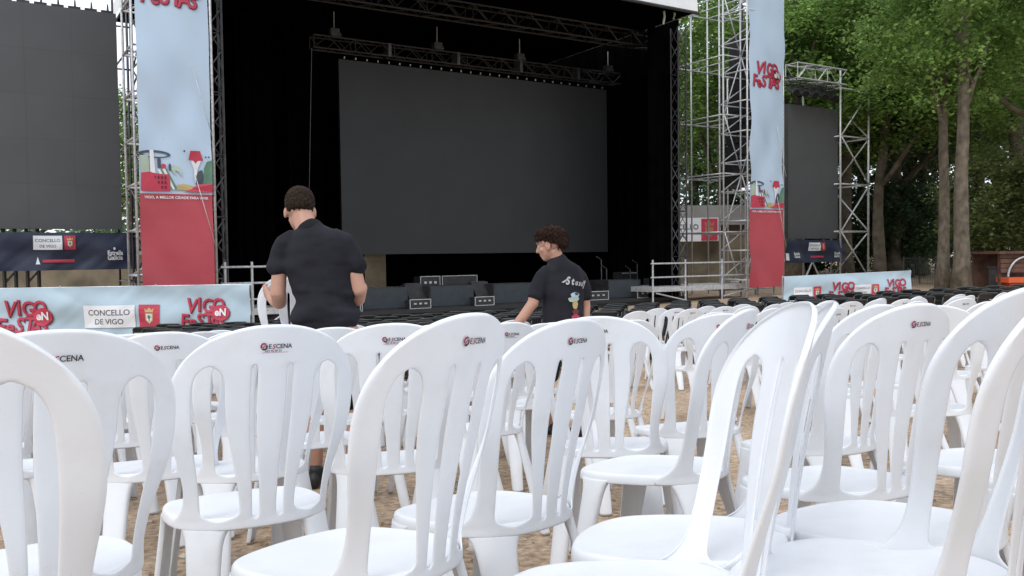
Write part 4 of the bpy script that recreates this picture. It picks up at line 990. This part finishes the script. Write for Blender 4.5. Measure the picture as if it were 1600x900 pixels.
person(origin, 'man seen from behind in charcoal T-shirt and black shorts, bowed, carrying a white chair', man_left)
p = at(450, 500, 5.36)
place_chair(p.x, p.y, R(24), 'white plastic chair carried in front of the left man in the charcoal T-shirt', group='white plastic chairs set out for the audience', lift=.33, logo=0)
p = at(462, 500, 5.30)
place_chair(p.x, p.y, R(14), 'second white chair nested against the one the left man carries', group='white plastic chairs set out for the audience', lift=.30, logo=0)

M['faded_print'] = mat('faded_white_print', (.42, .42, .44), .8)
def man_right(rt):
    b = MB(); X1 = Vector((.88, .47, 0))      # shoulder axis: turned to his left
    limb(b, [(-.07, 0, .82), (-.10, -.05, .60), (-.13, -.06, .44), (-.11, .03, .28), (-.09, .10, .09), (-.09, .10, .05)], [.09, .073, .054, .054, .036, .036])
    limb(b, [(.07, .03, .82), (.08, .10, .60), (.09, .14, .44), (.13, .10, .28), (.17, .02, .10), (.17, .02, .05)], [.09, .073, .054, .054, .036, .036])
    for fx, fy in ((-.09, .10), (.17, .02)): limb(b, [(fx + .02, fy, .035), (fx - .09, fy + .03, .035), (fx - .15, fy + .05, .025)], [.034, .034, .026])
    merge(b, loft([((.0, 0, .82), .15, .11, X1), ((.0, .0, .96), .14, .10, X1), ((-.0, .0, 1.08), .15, .11, X1), ((-.01, -.0, 1.18), .155, .095, X1), ((-.02, .0, 1.23), .10, .06, X1)]))
    limb(b, [(-.02, .0, 1.25), (-.045, .0, 1.32), (-.07, -.01, 1.38)], [.062, .055, .055])
    limb(b, [(-.140, -.075, 1.18), (-.200, -.10, 1.09), (-.225, -.12, .99)], [.040, .044, .040]); limb(b, [(-.225, -.12, 1.0), (-.30, -.14, .90), (-.38, -.15, .82)], [.040, .036, .025])
    hand(b, (-.38, -.15, .82), (-.6, -.05, -.7), 0, (.2, .9, -.2), (.3, 0, -.9))
    limb(b, [(.110, .06, 1.17), (.160, .088, 1.06), (.17, .09, .96)], [.040, .043, .038]); limb(b, [(.17, .09, .97), (.165, .07, .86), (.14, .03, .76)], [.039, .034, .025])
    hand(b, (.14, .03, .76), (-.2, -.1, -.9), 0, (-.6, -.6, 0), (-.7, -.2, -.4))
    face = Vector((-.93, .28, -.22)).normalized(); rt_ = face.cross(Vector((0, 0, 1))).normalized(); up_ = rt_.cross(face)
    Rm = Matrix((rt_, face, up_)).transposed()
    T = head(b, (-.085, .0, 1.415), Rm, 1.0)
    mesh_obj('body', remesh(b, 'body', .006, 4), M['skin'], rt)
    h = MB(); ell(h, T(0, -.030, .055), (.090, .102, .082), Rm, 16); ell(h, T(0, .035, .098), (.072, .058, .042), Rm); ell(h, T(0, -.085, .01), (.070, .045, .060), Rm)
    r2 = random.Random(5)
    for i in range(60):
        a = r2.uniform(0, 6.28); z = r2.uniform(.05, 1); rr = math.sqrt(1 - z * z); ell(h, T(rr * math.cos(a) * .085, -.015 + rr * math.sin(a) * .10, .045 + z * .088), (.018, .018, .016), None, 5)
    hr = remesh(h, 'hair', .006, 1, lambda c: noise.noise(c * 45) * .008); locks(hr, T(0, 0, .04), 420, .030, .9, 5)
    mesh_obj('hair', hr, M['hair2'], rt)
    for s in (-1, 1):
        e = MB(); ell(e, T(s * .032, .080, .012), (.010, .006, .007), Rm, 8); mesh_obj('eye', e.mesh('eye', True), M['eye'], rt)
    t = MB()
    merge(t, loft([((.005, 0, .74), .165, .125, X1), ((.0, .0, .86), .160, .120, X1), ((.0, 0, .98), .160, .118, X1), ((-.0, .0, 1.10), .172, .120, X1), ((-.01, .0, 1.18), .176, .112, X1), ((-.02, .0, 1.245), .148, .098, X1), ((-.03, .0, 1.29), .092, .082, X1), ((-.035, .0, 1.318), .072, .07, X1)], 26))
    limb(t, [(-.11, -.06, 1.235), (-.150, -.08, 1.19), (-.188, -.095, 1.11), (-.205, -.11, 1.045)], [.048, .056, .058, .058]); limb(t, [(.09, .045, 1.235), (.13, .07, 1.18), (.158, .085, 1.09), (.166, .09, 1.03)], [.048, .056, .056, .056])
    def wr(c):
        return noise.noise(Vector((c.x * 6, c.y * 6, c.z * 11))) * .008
    tm = remesh(t, 't_shirt', .008, 5, wr); ts = mesh_obj('t_shirt', tm, M['tee'], rt)
    s = MB(); merge(s, loft([((.0, 0, .86), .150, .11, X1), ((.0, 0, .76), .165, .118, X1)])); limb(s, [(-.07, 0, .80), (-.10, -.04, .62), (-.125, -.05, .46)], [.098, .09, .084]); limb(s, [(.07, .03, .80), (.08, .10, .62), (.09, .13, .46)], [.098, .09, .084])
    mesh_obj('shorts', remesh(s, 'shorts', .009, 5), M['shorts'], rt)
    for fx, fy in ((-.09, .10), (.17, .02)):
        q = MB(); merge(q, loft([((fx + .06, fy - .02, .045), .034, .040, XD), ((fx, fy, .05), .040, .044, (0, 1, 0)), ((fx - .09, fy + .03, .04), .044, .034, (0, 1, 0)), ((fx - .17, fy + .05, .03), .038, .026, (0, 1, 0))], 18)); limb(q, [(fx + .02, fy, .06), (fx + .01, fy, .11)], [.044, .046])
        mesh_obj('shoe', remesh(q, 'shoe', .007, 3), M['shoe'], rt)
    # print on the back of the shirt, projected on the cloth
    from mathutils.bvhtree import BVHTree
    bv = BVHTree.FromPolygons([v.co for v in tm.vertices], [tuple(p.vertices) for p in tm.polygons]); N1 = Vector((X1.y, -X1.x, 0))
    def onc(u, z, o):
        org = X1 * u + N1 * 1.0; org.z = z; h_ = bv.ray_cast(org, -N1)
        return (h_[0] if h_[0] else X1 * u + N1 * .11 + Vector((0, 0, z))) + N1 * o
    pr = MB()
    x = -.045
    for i, (ch, dz, sc_, an) in enumerate((('S', .0, .064, 12), ('t', -.004, .060, 8), ('u', -.008, .046, 5), ('s', -.013, .046, 0), ('s', -.017, .046, -4), ('y', -.016, .062, -6))):
        vv, ff = text2d(ch, 1, .045, 'LEFT', .35); pr.add([onc(x + u * sc_, 1.135 + dz + v * sc_ * 1.15, .006) for u, v in vv], ff, 0); x += (max(v[0] for v in vv) + .02) * sc_
    pr.add([onc(u, z, .006) for u, z in ((-.075, 1.15), (-.03, 1.175), (-.02, 1.17), (-.06, 1.145))], [(0, 1, 2, 3)], 0)
    m1 = pr.mesh('print_lettering'); mesh_obj('print_lettering', m1, [M['faded_print']], rt)
    def disc(cx, cz, rx, rz_, mi, q, o): q.add([onc(cx + rx * math.cos(2 * math.pi * i / 14) * (1 + .12 * math.sin(i * 2.3)), cz + rz_ * math.sin(2 * math.pi * i / 14) * (1 + .1 * math.sin(i * 3.1)), o) for i in range(14)], [tuple(range(14))], mi)
    q = MB(); 
    for a in ((.030, 1.055, .040, .022, 1, .006), (.018, 1.025, .050, .020, 2, .007), (.030, .985, .026, .030, 3, .008), (.030, .935, .028, .022, 4, .008), (.028, .895, .036, .024, 5, .009), (.030, .855, .020, .018, 3, .010), (.030, .815, .018, .015, 2, .010), (.045, 1.065, .02, .012, 6, .008)): disc(a[0], a[1], a[2], a[3], a[4], q, a[5])
    mesh_obj('print_drawing', q.mesh('print_drawing'), [M['white_print'], M['pvc_sky'], M['pale_ink'], M['gold'], M['dark_red_ink'], M['red_ink'], M['dark_ink']], rt)
d = 6.3; p = at(880, 500, d); origin = Vector((p.x, p.y, gz(p.x, p.y)))
person(origin, 'curly-haired man in a dark T-shirt with a printed back, reaching down to the left', man_right)
# ------------------------------------------------------------------ more white chairs: second line behind the foreground ones
PXY = lambda px, d: ((px - 800) / F * d, d)
EX = [
 (-1.17, 2.80, 28, 'white chair whose rear legs straddle the gap between the two left logo chairs'),
 (-.86, 2.72, 36, 'white chair directly in front of the logo chair before the left man'),
 (.41, 2.42, 60, 'white chair side-on, its front leg standing alone right of the turned chair'),
 (.69, 3.35, 20, 'white chair seen through the opening of the tall near chair'),
 (.98, 2.80, 36, 'white chair behind the logo chair in front of the right fence banner'),
 (1.29, 2.30, 35, 'white chair between the two big logo chairs on the right'),
 (1.34, 1.98, 40, 'white chair whose seat is cut by the right edge, above the nearest post'),
 (1.79, 3.70, -12, 'white chair standing alone on the bare ground near the right edge'),
]
spots = [(o[0], o[1]) for o in FG]
for x, y, a, lb in EX:
    place_chair(x, y, R(a), lb); spots.append((x, y))
ORD = ['first', 'second', 'third', 'fourth', 'fifth', 'sixth', 'seventh', 'eighth', 'ninth', 'tenth', 'eleventh', 'twelfth', 'thirteenth', 'fourteenth', 'fifteenth', 'sixteenth', 'seventeenth', 'eighteenth', 'nineteenth', 'twentieth']
men = [(-1.056, 4.75), (.373, 6.3), (-.80, 5.1)]
rr = random.Random(11)
def fill(origin, rows, ks, dr, dk, yaw, where, keep, lim):
    for r in range(rows):
        row = []
        for k in ks:
            x = origin[0] + U.x * dk * k + W.x * dr * r + rr.uniform(-.05, .05); y = origin[1] + U.y * dk * k + W.y * dr * r + rr.uniform(-.05, .05)
            px = 800 + F * x / y
            if y < 2.2 or px < -120 or px > 1720 or not keep(x, y, px): continue
            if any(math.hypot(x - a, y - b) < lim for a, b in spots) or any(math.hypot(x - a, y - b) < .5 for a, b in men): continue
            row.append((px, x, y)); spots.append((x, y))
        for i, (px, x, y) in enumerate(sorted(row)):
            place_chair(x, y, R(yaw + rr.uniform(-9, 9)), '%s white chair from the left, %s row %s' % (ORD[i], ORD[r], where), logo=rr.choice((0, 1, 1, 2)))
fill((-.407 - .45, 2.765 + .6), 6, range(-8, 7), .66, .50, 32, 'beyond the near chairs, left block', lambda x, y, px: px < 1000 - (y - 3) * 25 and y < 7.2 and not (px > 850 and 5 < y), .41)
fill((1.75, 4.7), 2, range(-1, 9), 1.15, .58, 30, 'of the far right block', lambda x, y, px: px > 1215, .45)
fill((1.0, 6.6), 1, range(0, 4), 1, .56, 25, 'in the open beyond the aisle', lambda x, y, px: px > 1020, .45)

for q, y0 in enumerate((9.3, 10.2, 11.1)):
    row = []; x = 1.25
    while x < 7.5:
        y = y0 + .10 * x + rr.uniform(-.08, .08); px = 800 + F * x / y
        if 965 < px < 1625 and not any(math.hypot(x - a, y - b) < .45 for a, b in spots): row.append((x, y)); spots.append((x, y))
        x += .57 + rr.uniform(-.04, .08)
    for i, (x, y) in enumerate(row):
        place_chair(x, y, R(26 + rr.uniform(-12, 12)), '%s white chair from the left in the %s far row, before the black chairs' % (ORD[i], ('nearest', 'middle', 'last')[q]), logo=rr.choice((0, 1)))

# ------------------------------------------------------------------ black folding chairs near the stage
def black_chair_meshes():
    fr = MB()
    for s in (-1, 1):
        fr.path([(s * .20, -.20, 0), (s * .20, -.10, .42), (s * .20, -.06, .46), (s * .20, -.17, .80)], .012, 6)
        fr.path([(s * .21, .24, 0), (s * .21, .02, .30), (s * .21, -.16, .43)], .012, 6)
    fr.path([(-.20, -.17, .80), (-.16, -.18, .825), (0, -.185, .83), (.16, -.18, .825), (.20, -.17, .80)], .012, 6); fr.tube((-.21, .17, .09), (.21, .17, .09), .01, 5)
    bk = MB()
    for z0, z1 in ((.60, .65), (.67, .72), (.74, .815)):
        f0, f1 = (z0 - .46) / .34, (z1 - .46) / .34
        bk.box((0, -.06 - .11 * (f0 + f1) / 2 + .012, (z0 + z1) / 2), (.385, .014, z1 - z0), Matrix.Rotation(R(17), 3, 'X'))
    sb = MB(); sb.box((0, .06, .445), (.39, .38, .022), Matrix.Rotation(R(3), 3, 'X'))
    return [(n_, m_.mesh(n_, n_ == 'frame')) for n_, m_ in (('frame', fr), ('backrest', bk), ('seat', sb))]
BC = empty('folding_chair')
M['black_plastic'] = mat('black_plastic', (.022, .024, .024), .32, noise_amt=.3, obj_rand=.5, spec=.6)
for n_, me in black_chair_meshes():
    o = mesh_obj(n_, me, M['black_plastic'], BC)
first = True; rb = random.Random(3)
for r in range(7):
    y0 = 11.2 + .60 * r
    for i in range(-18, 40):
        x = i * .53 + rb.uniform(-.04, .04) + .12 * r; y = y0 + .10 * x + rb.uniform(-.06, .06); px = 800 + F * x / y
        if px < 225 or px > 1620 or (px > 900 and y0 < 12.3): continue
        o = BC if first else copy_tree(BC); first = False
        o.location = (x, y, gz(x, y)); o.rotation_euler = (rb.uniform(-.02, .02), 0, R(12 + rb.uniform(-10, 10)))
        tag(o, 'black plastic folding chair in the dark rows between the white chairs and the stage', 'chair', 'black folding chairs in rows before the stage')

M['crest'] = mat('dull_crest', (.40, .17, .10), .6)
# ------------------------------------------------------------------ buildings and walls behind
def world_box(name, label, cat, px0, px1, ytop, ybot_z, D, depth, m, children=()):
    A = at(px0, 400, D); B = at(px1, 400, D); zt = at((px0 + px1) / 2, ytop, D).z
    r = empty(name, ((A.x + B.x) / 2, A.y + depth / 2, ybot_z)); mb = MB()
    mb.box(((A.x + B.x) / 2, D + depth / 2, (zt + ybot_z) / 2), (B.x - A.x, depth, zt - ybot_z)); child(mb, 'wall', m, r)
    mb = MB(); mb.box(((A.x + B.x) / 2, D + depth / 2, zt + .08), (B.x - A.x + .3, depth + .3, .16)); child(mb, 'coping', M['concrete'], r)
    tag(r, label, cat); return r, A, B, zt
r, A, B, zt = world_box('park_building', 'low tan building with a sign, half seen between stage and red banner', 'building', 1040, 1215, 326, -1.2, 42, 6, M['wall_tan'])
mb = MB(); mb.box(((A.x + B.x) / 2, 41.9, zt - .35), (B.x - A.x + .6, .6, .9)); child(mb, 'fascia', M['concrete'], r)
D = 41.3; p0 = at(1022, 378, D); p1 = at(1122, 340, D); sr = empty('wall_sign', ((p0.x + p1.x) / 2, D, p0.z)); w = p1.x - p0.x; h = p1.z - p0.z
mb = MB(); mb.box(((p0.x + p1.x) / 2, D + .05, (p0.z + p1.z) / 2), (w, .1, h)); child(mb, 'panel', M['white_print'], sr)
mb = MB(); mb.box((p1.x - w * .145, D - .03, (p0.z + p1.z) / 2), (w * .25, .03, h * .92)); child(mb, 'red_plate', M['red_ink'], sr)
cx, cz = p1.x - w * .145, p0.z + h * .5
mb = MB(); mb.add([(cx + a * h, D - .055, cz + b * h) for a, b in ((-.18, .1), (-.18, -.2), (0, -.34), (.18, -.2), (.18, .1))], [tuple(range(5))]); mb.add([(cx + a * h, D - .055, cz + b * h) for a, b in ((-.18, .14), (.18, .14), (.2, .34), (.08, .24), (0, .36), (-.08, .24), (-.2, .34))], [(0, 1, 3, 5), (1, 2, 3), (3, 4, 5), (5, 6, 0)]); child(mb, 'crest', M['crest'], sr)
vv, ff = text2d('CONCELLO', 1, .01, 'RIGHT'); mb = MB(); mb.add([(p1.x - w * .31 + u * h * .30, D - .02, p0.z + h * .52 + v * h * .30) for u, v in vv], ff); vv, ff = text2d('DE VIGO', 1, .01, 'RIGHT'); mb.add([(p1.x - w * .48 + u * h * .30, D - .02, p0.z + h * .16 + v * h * .30) for u, v in vv], ff); child(mb, 'lettering', M['grey_ink'], sr)
tag(sr, 'white sign with a red crest plate on the tan building beside the stage', 'sign')
world_box('stone_wall', 'long mottled tan wall behind the left screen and stage', 'wall', -200, 700, 398, -1.2, 36, .6, M['wall_tan'])
# wooden kiosk with an orange counter at the right edge
D = 27; A = at(1563, 450, D); B = at(1660, 450, D); zt = at(1580, 396, D).z; g = gz(A.x, D); kr = empty('kiosk', (A.x + 1, D + .8, g))
mb = MB(); mb.box(((A.x + B.x) / 2, D + 1.6, (zt + g) / 2), (B.x - A.x, .1, zt - g)); child(mb, 'back_wall', M['wood'], kr)
for i in range(4):
    mb = MB(); mb.box(((A.x + B.x) / 2, D + .02 - i * .02, zt - .08 - i * .15), (B.x - A.x, .06, .13)); child(mb, 'roof_plank', M['wood'], kr)
mb = MB(); mb.box(((A.x + B.x) / 2, D + .8, zt + .03), (B.x - A.x + .2, 1.9, .08)); child(mb, 'roof', M['wood'], kr)
zc = at(1590, 437, D).z; mb = MB(); mb.box(((A.x + B.x) / 2 + .05, D - .05, zc), (B.x - A.x, .7, .16)); child(mb, 'counter', M['orange'], kr)
mb = MB(); mb.box(((A.x + B.x) / 2 + .1, D + .1, (zc + g) / 2 - .05), (B.x - A.x - .3, .4, zc - g - .1)); child(mb, 'counter_front', M['orange'], kr)
for x in (A.x + .05, B.x - .05): mb = MB(); mb.box((x, D + .1, (zt + g) / 2), (.09, .09, zt - g)); child(mb, 'post', M['wood'], kr)
mb = MB(); mb.path([(A.x + .2 + .6 * (1 - math.cos(t / 8 * 1.57)), D - .1, zc + .1 + .62 * math.sin(t / 8 * 1.57)) for t in range(9)], .03, 6); child(mb, 'hoop', M['galv'], kr)
tag(kr, 'brown wooden kiosk with an orange counter at the right edge', 'kiosk')
mb = MB(); p = at(1566, 445, 27.5); mb.box((p.x - .1, 27.5, gz(p.x, 27.5) + .4), (.42, .4, .8)); mb.box((p.x - .1, 27.5, gz(p.x, 27.5) + .83), (.47, .46, .06)); tag(mb.build('rubbish_bin', M['dark_metal']), 'dark grey lidded bin left of the kiosk', 'bin')
# metal park fence far right
D = 36; A = at(1412, 425, D); B = at(1640, 425, D); fr_ = empty('park_fence', ((A.x + B.x) / 2, D, gz(A.x, D))); n = 9
for i in range(n + 1): x = A.x + (B.x - A.x) * i / n; g = gz(x, D); mb = MB(); mb.tube((x, D, g), (x, D, g + 1.15), .035, 6); child(mb, 'post', M['dark_metal'], fr_)
mb = MB(); mb.tube((A.x, D, gz(A.x, D) + 1.08), (B.x, D, gz(B.x, D) + 1.08), .025, 5); child(mb, 'top_rail', M['dark_metal'], fr_)
mb = MB()
for i in range(80): x = A.x + (B.x - A.x) * i / 80; g = gz(x, D); mb.tube((x, D, g + .05), (x, D, g + 1.06), .009, 4)
child(mb, 'mesh_panel', M['dark_metal'], fr_); tag(fr_, 'dark metal railing fence between the tree trunks at right', 'fence')

# ------------------------------------------------------------------ trees
def leaf_cloud(seed, n_clump, n_leaf, R3, size, center, clump_r=.9, droop=0):
    r = random.Random(seed); mb = MB(); V_, F_ = [], []
    for c in range(n_clump):
        while True:
            p = Vector((r.uniform(-1, 1), r.uniform(-1, 1), r.uniform(-1, 1)))
            if .35 < p.length < 1: break
        k = noise.noise(p * 2.3 + Vector((seed, 0, 0)))
        if k < -.18: continue
        p = Vector((p.x * R3[0], p.y * R3[1], p.z * R3[2])) + Vector(center); cr_ = clump_r * r.uniform(.6, 1.3)
        for i in range(n_leaf):
            q = Vector((r.gauss(0, .5), r.gauss(0, .5), r.gauss(0, .32))) * cr_ + p; q.z -= droop * r.random()
            nn = Vector((r.gauss(0, .55), r.gauss(0, .55), 1)).normalized(); a = nn.orthogonal().normalized(); b = nn.cross(a); t = r.uniform(0, 6.28)
            a, b = a * math.cos(t) + b * math.sin(t), b * math.cos(t) - a * math.sin(t); s = size * r.uniform(.6, 1.25); m = len(V_)
            V_ += [q - a * s * .5, q + b * s * .42 + nn * s * .06, q + a * s * .55, q - b * s * .42 + nn * s * .06]; F_.append((m, m + 1, m + 2, m + 3))
    me = bpy.data.meshes.new('crown'); me.from_pydata([tuple(v) for v in V_], [], F_); return me
def trunk_mesh(seed, h, r0, fork=.45, lean=0., n_limb=6, wob=.25, i0=4, up=(.5, 1.1), lf=(.22, .4)):
    r = random.Random(seed); mb = MB(); pts = []; rad = []
    for i in range(15):
        t = i / 14; pts.append(Vector((lean * t * h + wob * noise.noise(Vector((t * 3, seed, 0))), wob * noise.noise(Vector((0, seed, t * 3))), h * t))); rad.append(r0 * ((1 - t) ** .7 * .9 + .1) + (r0 * .45 * math.exp(-t * h / .35)))
    mb.path(pts, rad, 14)
    for k in range(n_limb):
        i = i0 + int((k / n_limb) * (13 - i0)); p = pts[i]; a = r.uniform(0, 6.28); L = h * r.uniform(*lf); d = Vector((math.cos(a), math.sin(a), r.uniform(*up))).normalized(); q = [p]
        for j in range(1, 7): d = (d + Vector((r.gauss(0, .12), r.gauss(0, .12), .10))).normalized(); q.append(q[-1] + d * L / 6)
        mb.path(q, [rad[i] * .62 * (1 - j / 7.5) for j in range(7)], 8)
        for b in range(2):
            s = q[2 + b * 2]; d2 = Vector((r.gauss(0, 1), r.gauss(0, 1), .6)).normalized(); mb.path([s + d2 * (L * .3 * j / 4) + Vector((0, 0, .03 * j * j)) for j in range(5)], [rad[i] * .28 * (1 - j / 5) for j in range(5)], 5)
    me = mb.mesh('trunk', True)
    for v in me.vertices: v.co += Vector((noise.noise(v.co * 1.7), noise.noise(v.co * 1.7 + Vector((9, 0, 0))), 0)) * .05
    return me
TR = [trunk_mesh(1, 15, .42, n_limb=8), trunk_mesh(2, 16, .34, lean=.01, n_limb=7), trunk_mesh(5, 13, .24, n_limb=5), trunk_mesh(11, 15, .42, n_limb=5, i0=6, up=(1.0, 1.8), lf=(.16, .26))]
CRM = [leaf_cloud(1, 230, 150, (6.0, 5.5, 5.0), .19, (0, 0, 10.2)), leaf_cloud(2, 220, 150, (5.5, 5.2, 5.4), .19, (.5, 0, 10.4)), leaf_cloud(3, 150, 150, (4.2, 4.2, 4.2), .19, (0, 0, 9.2))]
for m_ in TR: m_.materials.append(M['bark'])
for m_, k in zip(CRM, ('leaf', 'leaf', 'leaf')): m_.materials.append(M[k])
def tree(x, y, v, cv, scale, rz, label, dz=0, cat='tree', group='tall plane trees behind the festival ground', leaf='leaf', bark='bark', csc=None, coff=None, tsc=None):
    tsc = tsc or (1, 1, 1)
    r = empty('plane_tree', (x, y, gz(x, y) + dz)); r.rotation_euler = (0, 0, R(rz)); r.scale = (scale,) * 3
    for nm, me, mt in (('trunk', TR[v], bark), ('crown', CRM[cv], leaf)):
        o = bpy.data.objects.new(nm, me); COL.objects.link(o); o.parent = r
        if me.materials[0] != M[mt]: o.material_slots[0].link = 'OBJECT'; o.material_slots[0].material = M[mt]
        if nm == 'crown' and csc: o.scale = csc; o.location = coff
        if nm == 'trunk': o.scale = tsc
    tag(r, label, cat, group); return r
def tx(px, D): return (px - 800) / F * D
tree(tx(1503, 28), 28, 3, 2, .92, 205, 'thick pale-barked plane tree standing left of the kiosk, forking high up', csc=(.82, .9, 1.1), coff=(-.8, .3, .8), tsc=(.66, .66, 1))
tree(tx(1474, 29.5), 29.5, 3, 2, .86, 40, 'plane tree with slimmer pale trunk just left of the thick one', csc=(.6, .8, 1.), coff=(0, .3, 2.2), tsc=(.56, .56, 1))
tree(tx(1322, 42), 42, 1, 0, 1.0, 80, 'plane tree with a brown trunk behind the right scaffold', leaf='leaf')
tree(tx(1243, 41), 41, 0, 1, 1.0, 140, 'plane tree whose trunk rises beside the right banner top')
tree(tx(1398, 44), 44, 1, 1, 1.0, 300, 'plane tree rising behind the dark bushes right of the scaffold', leaf='leaf_dark')
tree(tx(1590, 40), 40, 0, 0, 1.0, 330, 'plane tree behind the kiosk at the right edge')
tree(tx(1655, 30), 30, 1, 1, .95, 50, 'plane tree whose crown hangs in from the top right corner')
tree(tx(1425, 50), 50, 2, 2, 1.2, 10, 'slim far tree between scaffold and the pale trunks', leaf='leaf_dark', bark='bark_dark')
tree(tx(1375, 40), 40, 2, 2, 1.15, 77, 'slender tree with dense leaves just right of the scaffold top')
tree(tx(1130, 46), 46, 1, 0, 1.05, 250, 'plane tree seen through the scaffold beside the stage')
tree(tx(1085, 52), 52, 0, 1, 1.0, 15, 'farther plane tree showing at the right edge of the stage', leaf='leaf_dark')
tree(tx(1185, 55), 55, 0, 0, 1.05, 180, 'plane tree mostly hidden behind the right banner tower')
tree(tx(205, 46), 46, 2, 2, .82, 120, 'tree showing in the gap between left screen and left banner')
tree(tx(172, 58), 58, 2, 2, .9, 0, 'farther tree behind the left screen edge', leaf='leaf_dark')
for i, (px, D) in enumerate(((1345, 52), (1383, 47), (1412, 54), (1442, 48), (1532, 47), (1558, 52), (1264, 50))):
    tree(tx(px, D), D, 2, 2, 1.15, i * 50, ['dark trunk behind the scaffold braces', 'dark trunk left of the dark bushes', 'dark trunk right of the scaffold, far in the wood', 'dark trunk just left of the pale trunks, far in the wood', 'dark trunk right of the pale trunks, far in the wood', 'dark trunk behind the round bush by the kiosk', 'dark trunk behind the right screen'][i].replace('dark trunk', 'tree with dark trunk'), leaf='leaf_dark', bark='bark_dark')
# bushes and small dense trees
BUSH = leaf_cloud(9, 150, 100, (2.3, 2.0, 2.2), .15, (0, 0, 2.4), .55); BUSH.materials.append(M['leaf_dark'])
bt = MB(); bt.path([(0, 0, 0), (.05, 0, .8), (.0, .05, 2.6)], [.12, .09, .03], 8)
for a in range(4): bt.path([(0, 0, .7), (.5 * math.cos(a * 1.6), .5 * math.sin(a * 1.6), 1.6), (1.1 * math.cos(a * 1.6), 1.1 * math.sin(a * 1.6), 2.6)], [.06, .04, .02], 6)
BT = bt.mesh('stem', True); BT.materials.append(M['bark_dark'])
def bush(px, D, s, rz, label, leaf='leaf_dark', dz=0, sz=1.):
    r = empty('bush', (tx(px, D), D, gz(tx(px, D), D) + dz)); r.rotation_euler = (0, 0, R(rz)); r.scale = (s, s, s * sz)
    for nm, me, mt in (('stem', BT, 'bark_dark'), ('crown', BUSH, leaf)):
        o = bpy.data.objects.new(nm, me); COL.objects.link(o); o.parent = r
        if me.materials[0] != M[mt]: o.material_slots[0].link = 'OBJECT'; o.material_slots[0].material = M[mt]
    tag(r, label, 'bush', 'dense bushes below the trees')
bush(1400, 45, 1.25, 0, 'dark bluish-green bush right of the scaffold foot'); bush(1345, 50, 1.2, 60, 'dark bush behind the scaffold foot'); bush(1425, 45, 1.1, 90, 'dark bush between scaffold and pale trunks')
bush(1560, 33, 1.05, 30, 'round olive-green bush above the kiosk', 'leaf_olive', .4); bush(1610, 35, 1.2, 200, 'olive-green bush cut by the right edge above the kiosk', 'leaf_olive', .3)
bush(1275, 46, 1.2, 20, 'dark bush behind the right screen'); bush(1110, 50, 1.2, 45, 'dark bush above the sign beside the stage'); bush(1480, 52, 1.3, 70, 'dark bush far behind the pale trunks'); bush(195, 40, .8, 70, 'dark bush above the wall between left screen and banner')
# far wood closing the view
r_ = random.Random(21); V_, F_ = [], []
for c in range(1500):
    a = r_.uniform(-.80, .86); D = r_.uniform(58, 80); x = math.tan(a) * D; h = r_.uniform(0, 1); 
    if x < -2: hz = 6.0 + 1.5 * noise.noise(Vector((x * .12, 0, 3)))
    else: hz = 15 + 3 * noise.noise(Vector((x * .1, 0, 0)))
    p = Vector((x, D, -1 + h * hz))
    for i in range(26):
        q = p + Vector((r_.gauss(0, 1.3), r_.gauss(0, 1.3), r_.gauss(0, .8))); nn = Vector((r_.gauss(0, .5), r_.gauss(0, .5), 1)).normalized(); A_ = nn.orthogonal().normalized(); B_ = nn.cross(A_); s = r_.uniform(.35, .8); m = len(V_)
        V_ += [tuple(q - A_ * s * .5), tuple(q + B_ * s * .45), tuple(q + A_ * s * .5), tuple(q - B_ * s * .45)]; F_.append((m, m + 1, m + 2, m + 3))
me = bpy.data.meshes.new('far_wood'); me.from_pydata(V_, [], F_); o = mesh_obj('far_wood', me, M['leaf_dark']); tag(o, 'dark far-off wood closing the view behind the festival ground', 'wood', kind='stuff')

# grit, pebbles and dry leaves on the sand
V_, F_ = [], []; r_ = random.Random(33); MI = []
for i in range(5200):
    y = .6 + 9.5 * r_.random() ** 1.3; x = r_.uniform(-.66, .66) * y; s = r_.uniform(.003, .009) * (1 + (r_.random() < .06) * 1.6); z = gz(x, y) + .004; m = len(V_)
    if r_.random() < .82:
        for k in range(6): a = k * 1.047; V_.append((x + s * math.cos(a) * r_.uniform(.7, 1.2), y + s * math.sin(a) * r_.uniform(.7, 1.2), z))
        V_.append((x, y, z + s * .7)); F_ += [(m + k, m + (k + 1) % 6, m + 6) for k in range(6)]; MI += [0 if r_.random() < .7 else 1] * 6
    else:
        s *= 2.4; a = r_.uniform(0, 6.28); c_, d_ = math.cos(a) * s, math.sin(a) * s
        V_ += [(x - c_, y - d_, z + .004), (x + d_ * .5, y - c_ * .5, z + .010), (x + c_, y + d_, z + .003), (x - d_ * .5, y + c_ * .5, z + .008)]; F_.append((m, m + 1, m + 2, m + 3)); MI.append(2)
me = bpy.data.meshes.new('ground_litter'); me.from_pydata(V_, [], F_); me.polygons.foreach_set('material_index', MI)
M['pebble'] = mat('pale_pebble', (.50, .44, .36), .9, nscale=20); M['pebble_dark'] = mat('dark_pebble', (.22, .17, .13), .9); M['dry_leaf'] = mat('dry_leaf', (.26, .15, .06), .8)
o = mesh_obj('ground_litter', me, [M['pebble'], M['pebble_dark'], M['dry_leaf']]); tag(o, 'pebbles and dry leaves scattered on the sandy ground', 'litter', kind='stuff')
